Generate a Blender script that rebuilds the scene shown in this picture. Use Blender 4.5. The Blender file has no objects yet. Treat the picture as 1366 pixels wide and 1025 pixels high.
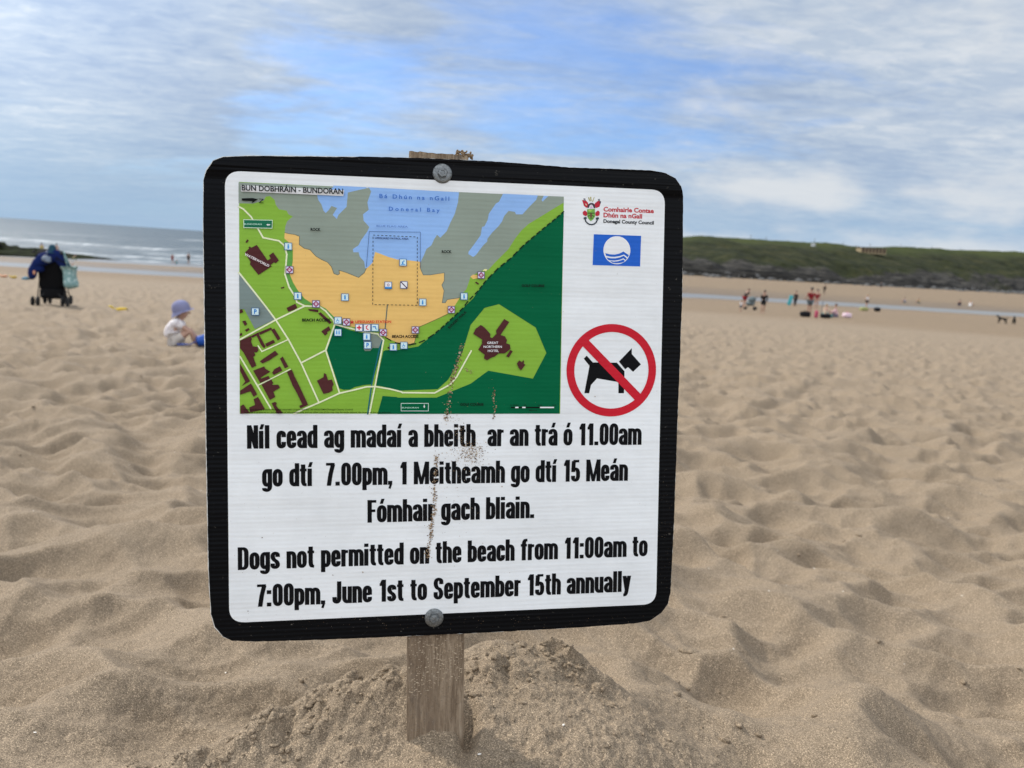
import bpy, bmesh, math, random
import numpy as np
from mathutils import Matrix, Vector
random.seed(7)
scene = bpy.context.scene
COL = scene.collection
R = math.radians

# ------------------------------------------------------------------ camera
CAM_H = 4.4                       # eye above the sea
ROLL = math.atan(0.0667); PITCH = R(9.76)
fwd = Vector((0, math.cos(PITCH), -math.sin(PITCH)))
r0 = Vector((1, 0, 0)); u0 = r0.cross(fwd)
right = math.cos(ROLL)*r0+math.sin(ROLL)*u0
up = -math.sin(ROLL)*r0+math.cos(ROLL)*u0
cam = bpy.data.cameras.new('camera'); camo = bpy.data.objects.new('camera', cam); COL.objects.link(camo)
M = Matrix((right, up, -fwd)).transposed().to_4x4(); M.translation = (0, 0, CAM_H)
camo.matrix_world = M
cam.sensor_width = 36; cam.lens = 1026/1366*36; cam.clip_start = 0.02; cam.clip_end = 60000
cam.dof.use_dof = True; cam.dof.focus_distance = 1.0; cam.dof.aperture_fstop = 6.8
scene.camera = camo

# ------------------------------------------------------------------ light
SUN_EL = R(40); SUN_AZ = R(-56)   # azimuth from +Y (view) towards +X; the sun is to the left and a little behind the sign
sun_dir = Vector((math.cos(SUN_EL)*math.sin(SUN_AZ), math.cos(SUN_EL)*math.cos(SUN_AZ), math.sin(SUN_EL)))
sl = bpy.data.lights.new('sun', 'SUN'); sl.energy = 3.6; sl.angle = R(5); sl.color = (1.0, 0.95, 0.87)
so = bpy.data.objects.new('sun', sl); COL.objects.link(so)
so.rotation_euler = (-sun_dir).to_track_quat('-Z', 'Y').to_euler()

world = bpy.data.worlds.new('World'); scene.world = world; world.use_nodes = True
wt = world.node_tree; wt.nodes.clear()

class NG:
    "tiny node-graph helper"
    def __init__(s, t): s.t = t
    def n(s, kind, ins=None, **props):
        nd = s.t.nodes.new(kind)
        for k, v in props.items(): setattr(nd, k, v)
        for k, v in (ins or {}).items():
            sk = nd.inputs[k]
            if isinstance(v, bpy.types.NodeSocket): s.t.links.new(v, sk)
            else: sk.default_value = v
        return nd
    def math(s, op, a, b=0.0, c=None, clamp=False):
        d = {0: a, 1: b}
        if c is not None: d[2] = c
        return s.n('ShaderNodeMath', d, operation=op, use_clamp=clamp).outputs[0]
    def mix(s, f, a, b, blend='MIX'):
        return s.n('ShaderNodeMix', {0: f, 6: a, 7: b}, data_type='RGBA', blend_type=blend).outputs[2]
    def ramp(s, f, stops, interp='LINEAR'):
        nd = s.n('ShaderNodeValToRGB', {0: f}); r = nd.color_ramp; r.interpolation = interp
        while len(r.elements) < len(stops): r.elements.new(0.5)
        for e, (p, c) in zip(r.elements, stops):
            e.position = p; e.color = (c, c, c, 1) if isinstance(c, (int, float)) else (*c, 1)
        return nd.outputs[0]
    def noise(s, vec, scale, detail=4, rough=0.5, dist=0.0, w=None):
        d = {'Vector': vec, 'Scale': scale, 'Detail': detail, 'Roughness': rough, 'Distortion': dist}
        return s.n('ShaderNodeTexNoise', d).outputs[0]

g = NG(wt)
wc = g.n('ShaderNodeTexCoord').outputs['Generated']
sky = g.n('ShaderNodeTexSky', sky_type='NISHITA', sun_disc=False, sun_elevation=SUN_EL, sun_rotation=SUN_AZ,
          altitude=0, air_density=1.0, dust_density=1.2, ozone_density=1.5).outputs[0]
sep = g.n('ShaderNodeSeparateXYZ', {0: wc})
zz = g.math('ADD', g.math('MAXIMUM', sep.outputs[2], 0.0), 0.10)
px = g.math('DIVIDE', sep.outputs[0], zz); py = g.math('DIVIDE', sep.outputs[1], zz)
pv = g.n('ShaderNodeCombineXYZ', {0: px, 1: py, 2: 0.0}).outputs[0]
rot = g.n('ShaderNodeMapping', {0: pv, 'Rotation': (0, 0, R(24)), 'Scale': (0.62, 1.0, 1), 'Location': (3.1, 7.4, 0)}).outputs[0]
warp = g.n('ShaderNodeTexNoise', {'Vector': rot, 'Scale': 0.9, 'Detail': 3.0}).outputs[1]
wv = g.n('ShaderNodeVectorMath', {0: rot, 1: g.n('ShaderNodeVectorMath', {0: warp, 3: 0.9}, operation='SCALE').outputs[0]}, operation='ADD').outputs[0]
big = g.noise(wv, 0.55, 6, 0.52)
fine = g.noise(wv, 3.1, 9, 0.64)
def dirmask(dx, dy, dz, a, b):
    v = Vector((dx, dy, dz)).normalized()
    d = g.n('ShaderNodeVectorMath', {0: wc, 1: tuple(v)}, operation='DOT_PRODUCT').outputs[1]
    return g.n('ShaderNodeMapRange', {0: d, 1: math.cos(R(b)), 2: math.cos(R(a)), 3: 0.0, 4: 1.0}, interpolation_type='SMOOTHSTEP').outputs[0]
# a gap in the cloud layer ahead, a denser bank low on the right
gap = g.math('ADD', dirmask(-0.27, 1.045, 0.176, 0, 9), g.math('MULTIPLY', dirmask(0.01, 1.058, 0.256, 0, 12), 0.6))
bank = dirmask(0.46, 0.88, 0.06, 2, 20)
cov = g.math('ADD', g.math('MULTIPLY', big, 0.8), g.math('MULTIPLY', fine, 0.30))
cov = g.math('SUBTRACT', cov, g.math('MULTIPLY', gap, 0.115))
cov = g.math('ADD', cov, g.math('MULTIPLY', bank, 0.09))
dens = g.n('ShaderNodeMapRange', {0: cov, 1: 0.38, 2: 0.55, 3: 0.30, 4: 0.95}, interpolation_type='SMOOTHSTEP').outputs[0]
ptch = g.noise(g.n('ShaderNodeMapping', {0: pv, 'Rotation': (0, 0, R(-12)), 'Scale': (1.0, 1.5, 1), 'Location': (1.7, 2.2, 0)}).outputs[0], 7.5, 9, 0.64, 0.5)
shade = g.ramp(g.math('ADD', g.math('MULTIPLY', g.noise(wv, 1.5, 6, 0.6), 0.58), g.math('MULTIPLY', ptch, 0.46)), [(0.30, (0.44, 0.555, 0.76)), (0.43, (0.54, 0.665, 0.86)), (0.55, (0.69, 0.80, 0.94)), (0.68, (0.94, 1.0, 1.06))])
CL = 8.2                         # cloud radiance in the sky's own (physical) units, before the background strength
nd = g.n('ShaderNodeVectorMath', {0: shade, 3: CL}, operation='SCALE').outputs[0]
skyb = g.n('ShaderNodeVectorMath', {0: sky, 1: (0.80, 1.20, 1.85)}, operation='MULTIPLY').outputs[0]
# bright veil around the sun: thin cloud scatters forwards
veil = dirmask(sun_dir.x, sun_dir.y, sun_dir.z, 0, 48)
back = g.n('ShaderNodeMapRange', {0: g.n('ShaderNodeVectorMath', {0: wc, 1: (0.0, -0.78, 0.62)}, operation='DOT_PRODUCT').outputs[1], 1: 0.0, 2: 0.9, 3: 0.0, 4: 1.0}, interpolation_type='SMOOTHSTEP').outputs[0]  # sky behind and above the camera, brightness added to light the sign face
both = g.mix(dens, skyb, nd)
# pale air low over the horizon
hz = g.n('ShaderNodeMapRange', {0: sep.outputs[2], 1: 0.0, 2: 0.16, 3: 0.85, 4: 0.0}, interpolation_type='SMOOTHSTEP').outputs[0]
both = g.mix(hz, both, g.n('ShaderNodeVectorMath', {0: (0.47, 0.68, 0.93), 3: CL}, operation='SCALE').outputs[0])
# cumulus tops over the land, low on the right
az = g.math('ARCTAN2', sep.outputs[0], sep.outputs[1])
cpv = g.n('ShaderNodeCombineXYZ', {0: g.math('MULTIPLY', az, 1.0), 1: g.math('MULTIPLY', sep.outputs[2], 2.6), 2: 0.0}).outputs[0]
cum = g.noise(cpv, 6.5, 6, 0.55)
band = g.math('MULTIPLY', g.n('ShaderNodeMapRange', {0: sep.outputs[2], 1: 0.01, 2: 0.06, 3: 0.34, 4: 0.0}).outputs[0], 1.0)
band2 = g.n('ShaderNodeMapRange', {0: g.math('ABSOLUTE', g.math('SUBTRACT', sep.outputs[2], 0.095)), 1: 0.0, 2: 0.040, 3: 0.22, 4: 0.0}).outputs[0]
azm = g.n('ShaderNodeMapRange', {0: az, 1: -0.10, 2: 0.22, 3: 0.0, 4: 1.0}, interpolation_type='SMOOTHSTEP').outputs[0]
cumd = g.math('MULTIPLY', g.n('ShaderNodeMapRange', {0: g.math('ADD', cum, g.math('ADD', band, band2)), 1: 0.50, 2: 0.80, 3: 0.0, 4: 0.85}, interpolation_type='SMOOTHSTEP').outputs[0], azm)
both = g.mix(cumd, both, g.n('ShaderNodeVectorMath', {0: (0.98, 1.02, 1.06), 3: CL}, operation='SCALE').outputs[0])
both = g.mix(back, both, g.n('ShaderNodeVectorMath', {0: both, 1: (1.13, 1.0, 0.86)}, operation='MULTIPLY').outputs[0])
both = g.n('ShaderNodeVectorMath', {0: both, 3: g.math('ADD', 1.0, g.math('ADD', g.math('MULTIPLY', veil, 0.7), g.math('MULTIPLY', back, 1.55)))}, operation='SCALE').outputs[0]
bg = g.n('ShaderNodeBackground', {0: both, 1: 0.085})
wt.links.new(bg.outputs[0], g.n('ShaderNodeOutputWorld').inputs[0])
vs = scene.view_settings
vs.view_transform = 'Standard'; vs.look = 'None'; vs.exposure = 0.12; vs.gamma = 1.0; vs.use_curve_mapping = False
scene.render.engine = 'CYCLES'

# ------------------------------------------------------------------ helpers
def lin(c): return tuple(((v/255+0.055)/1.055)**2.4 if v/255 > 0.04045 else v/255/12.92 for v in c)
def tag(o, label=None, cat=None, group=None, kind=None):
    if label: o['label'] = label
    if cat: o['category'] = cat
    if group: o['group'] = group
    if kind: o['kind'] = kind
    return o
def link(name, me, mats=(), parent=None, smooth=False):
    o = bpy.data.objects.new(name, me); COL.objects.link(o)
    for m in (mats if isinstance(mats, (list, tuple)) else [mats]): me.materials.append(m)
    if parent: o.parent = parent
    if smooth: me.polygons.foreach_set('use_smooth', [True]*len(me.polygons))
    return o
def empty(name, loc, rz=0.0, **t):
    o = bpy.data.objects.new(name, None); COL.objects.link(o); o.location = loc; o.rotation_euler = (0, 0, rz)
    o.empty_display_size = 0.1
    return tag(o, **t)
def grid_mesh(name, P, attrs=None, closed=False):
    "P: (rows, cols, 3) numpy -> fast quad mesh"
    r, c = P.shape[:2]; me = bpy.data.meshes.new(name)
    idx = np.arange(r*c).reshape(r, c)
    a, b, d, e = idx[:-1, :-1], idx[:-1, 1:], idx[1:, 1:], idx[1:, :-1]
    q = np.stack([a, b, d, e], -1).reshape(-1, 4)
    if closed:
        q2 = np.stack([idx[:-1, -1], idx[:-1, 0], idx[1:, 0], idx[1:, -1]], -1); q = np.concatenate([q, q2])
    me.vertices.add(r*c); me.vertices.foreach_set('co', P.reshape(-1).astype(np.float32))
    me.loops.add(q.size); me.loops.foreach_set('vertex_index', q.reshape(-1).astype(np.int32))
    me.polygons.add(len(q)); me.polygons.foreach_set('loop_start', np.arange(0, q.size, 4, dtype=np.int32))
    me.polygons.foreach_set('loop_total', np.full(len(q), 4, np.int32))
    me.polygons.foreach_set('use_smooth', np.ones(len(q), bool))
    me.update(calc_edges=True)
    for k, v in (attrs or {}).items():
        at = me.attributes.new(k, 'FLOAT', 'POINT'); at.data.foreach_set('value', v.reshape(-1).astype(np.float32))
    return me
def mat(name, color, rough=0.6, metal=0.0, spec=0.5, nscale=0, namp=0.0, bump=0.0, bscale=0, coords='Object'):
    "plain material with a little procedural grain"
    m = bpy.data.materials.new(name); m.use_nodes = True; g = NG(m.node_tree); b = m.node_tree.nodes['Principled BSDF']
    b.inputs['Roughness'].default_value = rough; b.inputs['Metallic'].default_value = metal; b.inputs['Specular IOR Level'].default_value = spec
    tc = g.n('ShaderNodeTexCoord').outputs[coords]
    if namp:
        n = g.noise(tc, nscale, 4)
        f = g.n('ShaderNodeMapRange', {0: n, 1: 0.3, 2: 0.7, 3: 1-namp, 4: 1+namp}).outputs[0]
        c = g.n('ShaderNodeVectorMath', {0: tuple(color), 3: f}, operation='SCALE').outputs[0]
        m.node_tree.links.new(c, b.inputs['Base Color'])
    else: b.inputs['Base Color'].default_value = (*color, 1)
    if bump:
        h = g.noise(tc, bscale, 3)
        bp = g.n('ShaderNodeBump', {'Height': h, 'Distance': bump, 'Strength': 1.0})
        m.node_tree.links.new(bp.outputs[0], b.inputs['Normal'])
    return m
class MB:
    "collects simple shapes into one mesh"
    def __init__(s): s.bm = bmesh.new()
    def box(s, c, d, rz=0, bev=0.0, rot=None):
        mt = Matrix.Translation(c) @ (rot.to_4x4() if rot else Matrix.Rotation(rz, 4, 'Z')) @ Matrix.Diagonal((*d, 1))
        r = bmesh.ops.create_cube(s.bm, size=1, matrix=mt)
        if bev:
            es = list({e for v in r['verts'] for e in v.link_edges})
            bmesh.ops.bevel(s.bm, geom=es, offset=bev, segments=2, affect='EDGES', profile=0.5)
        return s
    def tube(s, pts, rad, seg=8, caps=True):
        pts = [Vector(p) for p in pts]; rad = rad if isinstance(rad, (list, tuple)) else [rad]*len(pts)
        rings = []
        for i, p in enumerate(pts):
            t = (pts[min(i+1, len(pts)-1)]-pts[max(i-1, 0)]).normalized()
            a = Vector((0, 0, 1)) if abs(t.z) < 0.9 else Vector((1, 0, 0))
            u = t.cross(a).normalized(); v = t.cross(u)
            rings.append([s.bm.verts.new(p+rad[i]*(math.cos(k*2*math.pi/seg)*u+math.sin(k*2*math.pi/seg)*v)) for k in range(seg)])
        for A, B in zip(rings[:-1], rings[1:]):
            for k in range(seg): s.bm.faces.new((A[k], A[(k+1) % seg], B[(k+1) % seg], B[k]))
        if caps: s.bm.faces.new(rings[0]); s.bm.faces.new(rings[-1][::-1])
        return s
    def lathe(s, prof, c=(0, 0, 0), axis='Z', seg=20, rot=None):
        q = rot if rot else {'Z': Matrix.Identity(3), 'X': Matrix.Rotation(R(90), 3, 'Y'), 'Y': Matrix.Rotation(R(-90), 3, 'X')}[axis]
        rings = []
        for r_, h in prof:
            rings.append([s.bm.verts.new(Vector(c)+q @ Vector((r_*math.cos(k*2*math.pi/seg), r_*math.sin(k*2*math.pi/seg), h))) for k in range(seg)])
        for A, B in zip(rings[:-1], rings[1:]):
            for k in range(seg): s.bm.faces.new((A[k], A[(k+1) % seg], B[(k+1) % seg], B[k]))
        s.bm.faces.new(rings[0][::-1]); s.bm.faces.new(rings[-1])
        return s
    def blob(s, c, d, sub=2, amp=0.0, seed=0, rot=None):
        rng = random.Random(seed)
        mt = Matrix.Translation(c) @ (rot.to_4x4() if rot else Matrix.Identity(4)) @ Matrix.Diagonal((*d, 1))
        r = bmesh.ops.create_icosphere(s.bm, subdivisions=sub, radius=1.0, matrix=mt)
        if amp:
            for v in r['verts']: v.co += (v.co-Vector(c))*rng.uniform(-amp, amp)
        return s
    def build(s, name, m, parent=None, smooth=False):
        bmesh.ops.recalc_face_normals(s.bm, faces=s.bm.faces)
        me = bpy.data.meshes.new(name); s.bm.to_mesh(me); s.bm.free()
        return link(name, me, m, parent, smooth)
def skin(name, verts, edges, radii, m, parent=None, sub=2, root=0):
    "one continuous skinned body from a joint graph"
    me = bpy.data.meshes.new(name); me.from_pydata([tuple(v) for v in verts], edges, []); me.update()
    o = bpy.data.objects.new(name+'_source', me); COL.objects.link(o)
    md = o.modifiers.new('s', 'SKIN'); md.use_smooth_shade = True; md.branch_smoothing = 0.4
    for i, sv in enumerate(me.skin_vertices[0].data):
        r_ = radii[i]; sv.radius = (r_, r_) if isinstance(r_, (int, float)) else r_
        sv.use_root = (i == root)
    md2 = o.modifiers.new('b', 'SUBSURF'); md2.levels = sub
    dg = bpy.context.evaluated_depsgraph_get(); ev = o.evaluated_get(dg)
    out = bpy.data.meshes.new_from_object(ev, depsgraph=dg); out.name = name
    bpy.data.objects.remove(o)
    out.materials.clear()
    return link(name, out, m, parent, True)

# ------------------------------------------------------------------ the beach
def fbm(x, y, seed=0, octv=4, gain=0.5):
    rng = np.random.RandomState(seed); L = rng.rand(256, 256)
    s = np.zeros(np.shape(x)); a = 1.0; t = 0.0
    x = np.asarray(x, float); y = np.asarray(y, float)
    for o in range(octv):
        xi = np.floor(x).astype(int); yi = np.floor(y).astype(int)
        fx = x - xi; fy = y - yi
        fx = fx*fx*fx*(fx*(fx*6-15)+10); fy = fy*fy*fy*(fy*(fy*6-15)+10)
        a0 = L[yi & 255, xi & 255]; a1 = L[yi & 255, (xi+1) & 255]
        b0 = L[(yi+1) & 255, xi & 255]; b1 = L[(yi+1) & 255, (xi+1) & 255]
        s += a*((a0*(1-fx)+a1*fx)*(1-fy) + (b0*(1-fx)+b1*fx)*fy); t += a
        a *= gain; x = x*2.03+17.3; y = y*2.03+5.7
    return s/t*2-1

SHORE = np.array([(-900, 20), (-400, 55), (-120, 88), (-50, 97), (-25, 106), (-12, 140), (-5, 200), (0, 270), (4, 330), (6, 520)], float)

def shore_dist(x, y):
    "signed distance inland from the waterline"
    best = np.full(np.shape(x), 1e9); sgn = np.ones(np.shape(x))
    for (ax, ay), (bx, by) in zip(SHORE[:-1], SHORE[1:]):
        dx, dy = bx-ax, by-ay; l2 = dx*dx+dy*dy
        t = np.clip(((x-ax)*dx+(y-ay)*dy)/l2, 0, 1)
        d = np.hypot(x-ax-t*dx, y-ay-t*dy)
        s = np.where(dx*(y-ay)-dy*(x-ax) > 0, -1.0, 1.0)
        m = d < best; best = np.where(m, d, best); sgn = np.where(m, s, sgn)
    return best*sgn

def stream_y(x):
    return np.interp(x, [-200, -90, -49, -30, 0, 24, 55, 77, 130, 300], [64, 67, 69, 72, 90, 103, 109, 112, 117, 125])

PX = [-60, -4, 0, 0.8, 1.3, 2.6, 6.5, 9.8, 18, 40, 60, 85, 91, 94.5, 100, 105.5, 109, 118, 400]
PZ = [-.2, .30, .64, .745, .795, .94, 1.2, 1.4, 1.8, 2.6, 3.15, 3.85, 4.03, 4.14, 4.2, 4.14, 4.03, 3.95, 3.95]

def base_zb(x, y):
    "how far the beach lies below the camera, broad shape only"
    x = np.asarray(x, float); y = np.asarray(y, float)
    k = np.clip((y-20)/50, 0, 1)
    ye = y*((1-k)+k*100/stream_y(x))
    z = np.interp(ye, PX, PZ)
    sd = shore_dist(x, y)
    zs = CAM_H-np.clip(sd*0.022, -6, 0.9)
    w = np.clip((ye-102)/14, 0, 1)
    z = z*(1-w)+zs*w
    return np.where(sd < 0, np.maximum(z, zs), z)

POST = (-0.082, 0.935)
def tile(n=1536, size=9.0, count=1750, seed=3):
    "periodic field of bowl shaped hollows that meet in soft crests"
    rng = np.random.RandomState(seed); H = np.full((n, n), 1.0); px_ = size/n
    ax = (np.arange(n)+0.5)*px_
    for _ in range(count):
        cx, cy = rng.rand(2)*size; th = rng.normal(0, 0.55); el = rng.uniform(1.0, 2.3); off = rng.uniform(0.0, 0.030); k = rng.uniform(1.7, 3.8)
        w = int(0.55/px_); ci = int(cy/px_); cj = int(cx/px_)
        I = np.arange(ci-w, ci+w+1); J = np.arange(cj-w, cj+w+1)
        X, Y = np.meshgrid(J*px_-cx, I*px_-cy)
        u = X*math.cos(th)+Y*math.sin(th); v = -X*math.sin(th)+Y*math.cos(th)
        h = off+k*(u*u/el+v*v*el)
        ii = np.ix_(I % n, J % n); H[ii] = np.minimum(H[ii], h)
    H = 0.085*np.tanh(H/0.085)
    fx = np.fft.fftfreq(n, d=px_); K = np.exp(-2*(math.pi**2)*(0.0075**2)*(fx[None, :]**2+fx[:, None]**2))
    return np.real(np.fft.ifft2(np.fft.fft2(H)*K))-0.035
TILE = tile(); TN = TILE.shape[0]; TS = 9.0
def samp(x, y):
    u = (x/TS*TN) % TN; v = (y/TS*TN) % TN
    i = np.floor(v).astype(int); j = np.floor(u).astype(int); fu = u-j; fv = v-i
    i %= TN; j %= TN; i1 = (i+1) % TN; j1 = (j+1) % TN
    return (TILE[i, j]*(1-fu)+TILE[i, j1]*fu)*(1-fv)+(TILE[i1, j]*(1-fu)+TILE[i1, j1]*fu)*fv
def gauss(x, y, cx, cy, sx, sy, th=0.0):
    u = (x-cx)*math.cos(th)+(y-cy)*math.sin(th); v = -(x-cx)*math.sin(th)+(y-cy)*math.cos(th)
    return np.exp(-(u/sx)**2-(v/sy)**2)
def seg_dist(x, y, a, b):
    dx, dy = b[0]-a[0], b[1]-a[1]; t = np.clip(((x-a[0])*dx+(y-a[1])*dy)/(dx*dx+dy*dy), 0, 1)
    return np.hypot(x-a[0]-t*dx, y-a[1]-t*dy), t

def beach_z(x, y):
    zb = base_zb(x, y); d = np.hypot(x, y)
    wx = x+0.10*fbm(x*1.3, y*1.3, 11, 3); wy = y+0.10*fbm(x*1.3+9, y*1.3, 12, 3)
    dry = np.clip((46-d)/22, 0, 1)
    h = samp(wx, wy)*1.0
    c, s = math.cos(0.6), math.sin(0.6)
    h2 = samp((wx*c+wy*s)*0.75+3, (-wx*s+wy*c)*0.75)*1.3
    mound = gauss(x, y, -0.02, 0.98, 0.37, 0.23)
    near = gauss(x, y, -0.04, 0.92, 0.46, 0.26)
    roll = 0.028*fbm(x*0.9, y*0.9, 5, 3)
    det = (1.25*h+0.36*h2+0.36*samp(wx*2.1+2, wy*2.1+5))*(1-0.93*near)+roll*(1-near)
    det += 0.004*fbm(x*14, y*14, 6, 4)+0.0022*fbm(x*60, y*60, 16, 3)*np.clip((4-d)/3, 0, 1)
    z = CAM_H-zb+det*(0.05+0.95*dry)*np.clip(1.25-d/60, 0.4, 1.1)
    z += 0.03*fbm(x*0.35, y*0.8, 8, 3)*(1-dry)*np.clip(shore_dist(x, y)/20, 0.1, 1)
    # the heap the post is pushed into
    z += 0.128*mound
    z += 0.078*gauss(x, y, 0.00, 1.12, 0.12, 0.085, 0.1)+0.030*gauss(x, y, 0.13, 1.02, 0.17, 0.12)+0.022*gauss(x, y, -0.28, 0.93, 0.16, 0.09, 0.4)            # hump right of and behind the post
    z += 0.030*gauss(x, y, 0.13, 1.10, 0.07, 0.035, -0.5)
    z += 0.030*gauss(x, y, -0.02, 0.80, 0.20, 0.07)                # lip in front of the post
    z -= 0.012*gauss(x, y, -0.135, 0.895, 0.03, 0.03)
    z += 0.034*gauss(x, y, -0.130, 0.975, 0.075, 0.055)
    z -= 0.075*gauss(x, y, -0.275, 1.075, 0.060, 0.050, 0.35)       # scooped hollows
    z -= 0.040*gauss(x, y, 0.41, 1.42, 0.12, 0.10)
    z -= 0.036*gauss(x, y, 0.76, 1.50, 0.20, 0.10, -0.55)
    z += 0.018*gauss(x, y, 0.62, 1.33, 0.30, 0.06, -0.60)
    z -= 0.020*gauss(x, y, -0.52, 1.00, 0.26, 0.10, 0.55)
    z += 0.016*gauss(x, y, -0.50, 1.13, 0.34, 0.045, 0.40)
    z -= 0.015*gauss(x, y, -0.85, 1.35, 0.25, 0.12, 0.2)
    z -= 0.030*gauss(x, y, -0.028, 0.925, 0.011, 0.035)
    # crumbly dug ridge running left from the post
    dr, t = seg_dist(x, y, (-0.42, 0.86), (-0.155, 1.00))
    rg = np.exp(-(dr/0.055)**2)
    lump = np.abs(fbm(x*20, y*20, 21, 3, 0.45))+0.10*np.abs(fbm(x*90, y*90, 25, 2))
    z += rg*(0.006+0.040*lump)*(0.55+0.45*t)
    rr = gauss(x, y, 0.105, 1.10, 0.07, 0.028, -0.55)+0.8*gauss(x, y, 0.005, 1.04, 0.035, 0.03)
    z += rr*0.042*np.abs(fbm(x*24, y*24, 22, 3, 0.45))
    z += near*0.012*np.maximum(fbm(x*26, y*26, 23, 3, 0.5)-0.12, 0)+near*0.004*np.abs(fbm(x*70, y*70, 24, 3))
    z += np.clip(near*1.6, 0, 1)*(0.0045*fbm(x*55, y*55, 27, 4, 0.6)+0.006*np.abs(fbm(x*11, y*11, 28, 3)))
    # drag line behind the pushchair
    dl, t = seg_dist(x, y, (-9.0, 15.7), (-4.4, 14.6))
    z -= 0.10*np.exp(-(dl/0.16)**2)
    for (ax, ay), sx in (((-9.3, 15.4), 0.9), ((-3.9, 8.9), 0.55)):
        f = gauss(x, y, ax, ay, sx, sx); z = z*(1-f)+(CAM_H-base_zb(x, y))*f
    return z
def gz(x, y): return float(beach_z(np.array([float(x)]), np.array([float(y)]))[0])

# angular columns dense in view, coarse behind; rows even in depression angle
ca = np.concatenate([np.linspace(-47, 47, 1000), np.linspace(50, 310, 66)])*math.pi/180
dep = np.linspace(R(58), R(3.4), 900); rr_ = []
prof_r = np.geomspace(0.2, 60, 4000); prof_z = np.array([float(base_zb(0.0, q)) for q in prof_r])
pdep = np.arctan(prof_z/prof_r)
rr_ = np.interp(-dep, -pdep, prof_r)
rr_ = np.concatenate([[0.02], rr_, np.geomspace(rr_[-1]*1.01, 900, 210)])
RR, AA = np.meshgrid(rr_, ca, indexing='ij')
X = RR*np.sin(AA); Y = RR*np.cos(AA); Z = beach_z(X, Y)
sd = shore_dist(X, Y); Z = np.where(sd < -40, Z-0.5, Z)
ye = np.hypot(X, Y)
wet = np.clip((ye-41-3*fbm(X*0.08, Y*0.2, 31, 3))/9, 0, 1)
strm = np.exp(-((Y-stream_y(X))/14)**2)*(Y > 20)
near_sea = np.clip(1-sd/13, 0, 1)
soak = np.clip(np.maximum(strm, near_sea)+0.25*fbm(X*0.06, Y*0.25, 32, 3)*wet, 0, 1)*(ye > 30)
beach = link('beach', grid_mesh('beach', np.stack([X, Y, Z], -1), {'wet': wet, 'soak': soak}, closed=True))
tag(beach, 'trodden pale sand with footprints, damper towards the sea', kind='structure')

m = bpy.data.materials.new('sand'); m.use_nodes = True; g = NG(m.node_tree); b = m.node_tree.nodes['Principled BSDF']
pos = g.n('ShaderNodeNewGeometry').outputs['Position']
aw = g.n('ShaderNodeAttribute', attribute_name='wet').outputs['Fac']; ak = g.n('ShaderNodeAttribute', attribute_name='soak').outputs['Fac']
n1 = g.noise(pos, 2.2, 5, 0.6); n2 = g.noise(pos, 45, 4, 0.6)
grain = g.n('ShaderNodeTexVoronoi', {'Vector': pos, 'Scale': 900.0}, feature='F1').outputs['Color']
gs = g.n('ShaderNodeSeparateColor', {0: grain}).outputs[0]
gr = g.ramp(gs, [(0.0, 0.45), (0.18, 0.74), (0.5, 0.98), (0.82, 1.22), (0.96, 1.7), (1.0, 2.4)])
grain2 = g.n('ShaderNodeMapRange', {0: g.noise(pos, 620, 2, 0.6), 1: 0.3, 2: 0.7, 3: 0.70, 4: 1.30}).outputs[0]
base = g.mix(n1, (0.226, 0.172, 0.116, 1), (0.280, 0.216, 0.150, 1))
base = g.mix(g.math('MULTIPLY', n2, 0.35), base, (0.20, 0.148, 0.094, 1))
base = g.mix(g.math('MULTIPLY', aw, 0.80), base, (0.20, 0.143, 0.088, 1))
base = g.mix(g.math('MULTIPLY', ak, 0.62), base, (0.115, 0.085, 0.058, 1))
base = g.n('ShaderNodeVectorMath', {0: base, 3: g.math('MULTIPLY', gr, grain2)}, operation='SCALE').outputs[0]
m.node_tree.links.new(base, b.inputs['Base Color'])
m.node_tree.links.new(g.math('SUBTRACT', 0.95, g.math('MULTIPLY', ak, 0.45)), b.inputs['Roughness'])
b.inputs['Specular IOR Level'].default_value = 0.25
hh = g.math('ADD', g.math('MULTIPLY', gs, 0.0006), g.math('ADD', g.math('MULTIPLY', g.noise(pos, 380, 3, 0.6), 0.0009), g.math('MULTIPLY', g.noise(pos, 28, 4, 0.6), 0.0045)))
bp = g.n('ShaderNodeBump', {'Height': hh, 'Distance': 1.0, 'Strength': 0.85}); m.node_tree.links.new(bp.outputs[0], b.inputs['Normal'])
SAND = m; beach.data.materials.append(m)

# crumbs and clods of damp sand lying on the heap
clod_m = mat('sand_clod', (0.185, 0.142, 0.098), 0.95, nscale=420, namp=0.45, bump=0.0012, bscale=300, spec=0.2)
mb = MB(); rng = random.Random(5)
def clod(x, y, s, k):
    mb.blob((x, y, gz(x, y)+s*0.12), (s*rng.uniform(0.8, 1.7), s*rng.uniform(0.6, 1.1), s*rng.uniform(0.4, 0.75)), 1 if s < 0.004 else 2, 0.20, k, Matrix.Rotation(rng.uniform(0, 6), 3, 'Z'))
for k in range(260):
    t = rng.random(); x = -0.44+t*0.30+rng.gauss(0, 0.03); y = 0.85+t*0.15+rng.gauss(0, 0.028)
    clod(x, y, rng.choice([0.0015, 0.002, 0.002, 0.003, 0.004, 0.005]), k)
for k in range(90):
    t = rng.random(); clod(0.05+t*0.12+rng.gauss(0, 0.012), 1.12-t*0.09+rng.gauss(0, 0.012), rng.choice([0.0015, 0.002, 0.003, 0.004]), k)
for k in range(60):
    clod(0.0+rng.gauss(0, 0.05), 1.03+rng.gauss(0, 0.04), rng.choice([0.002, 0.003, 0.004]), k)
for k in range(420):
    clod(rng.gauss(-0.05, 0.26), rng.gauss(0.95, 0.16), rng.choice([0.0012, 0.0016, 0.002, 0.003]), k)
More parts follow.
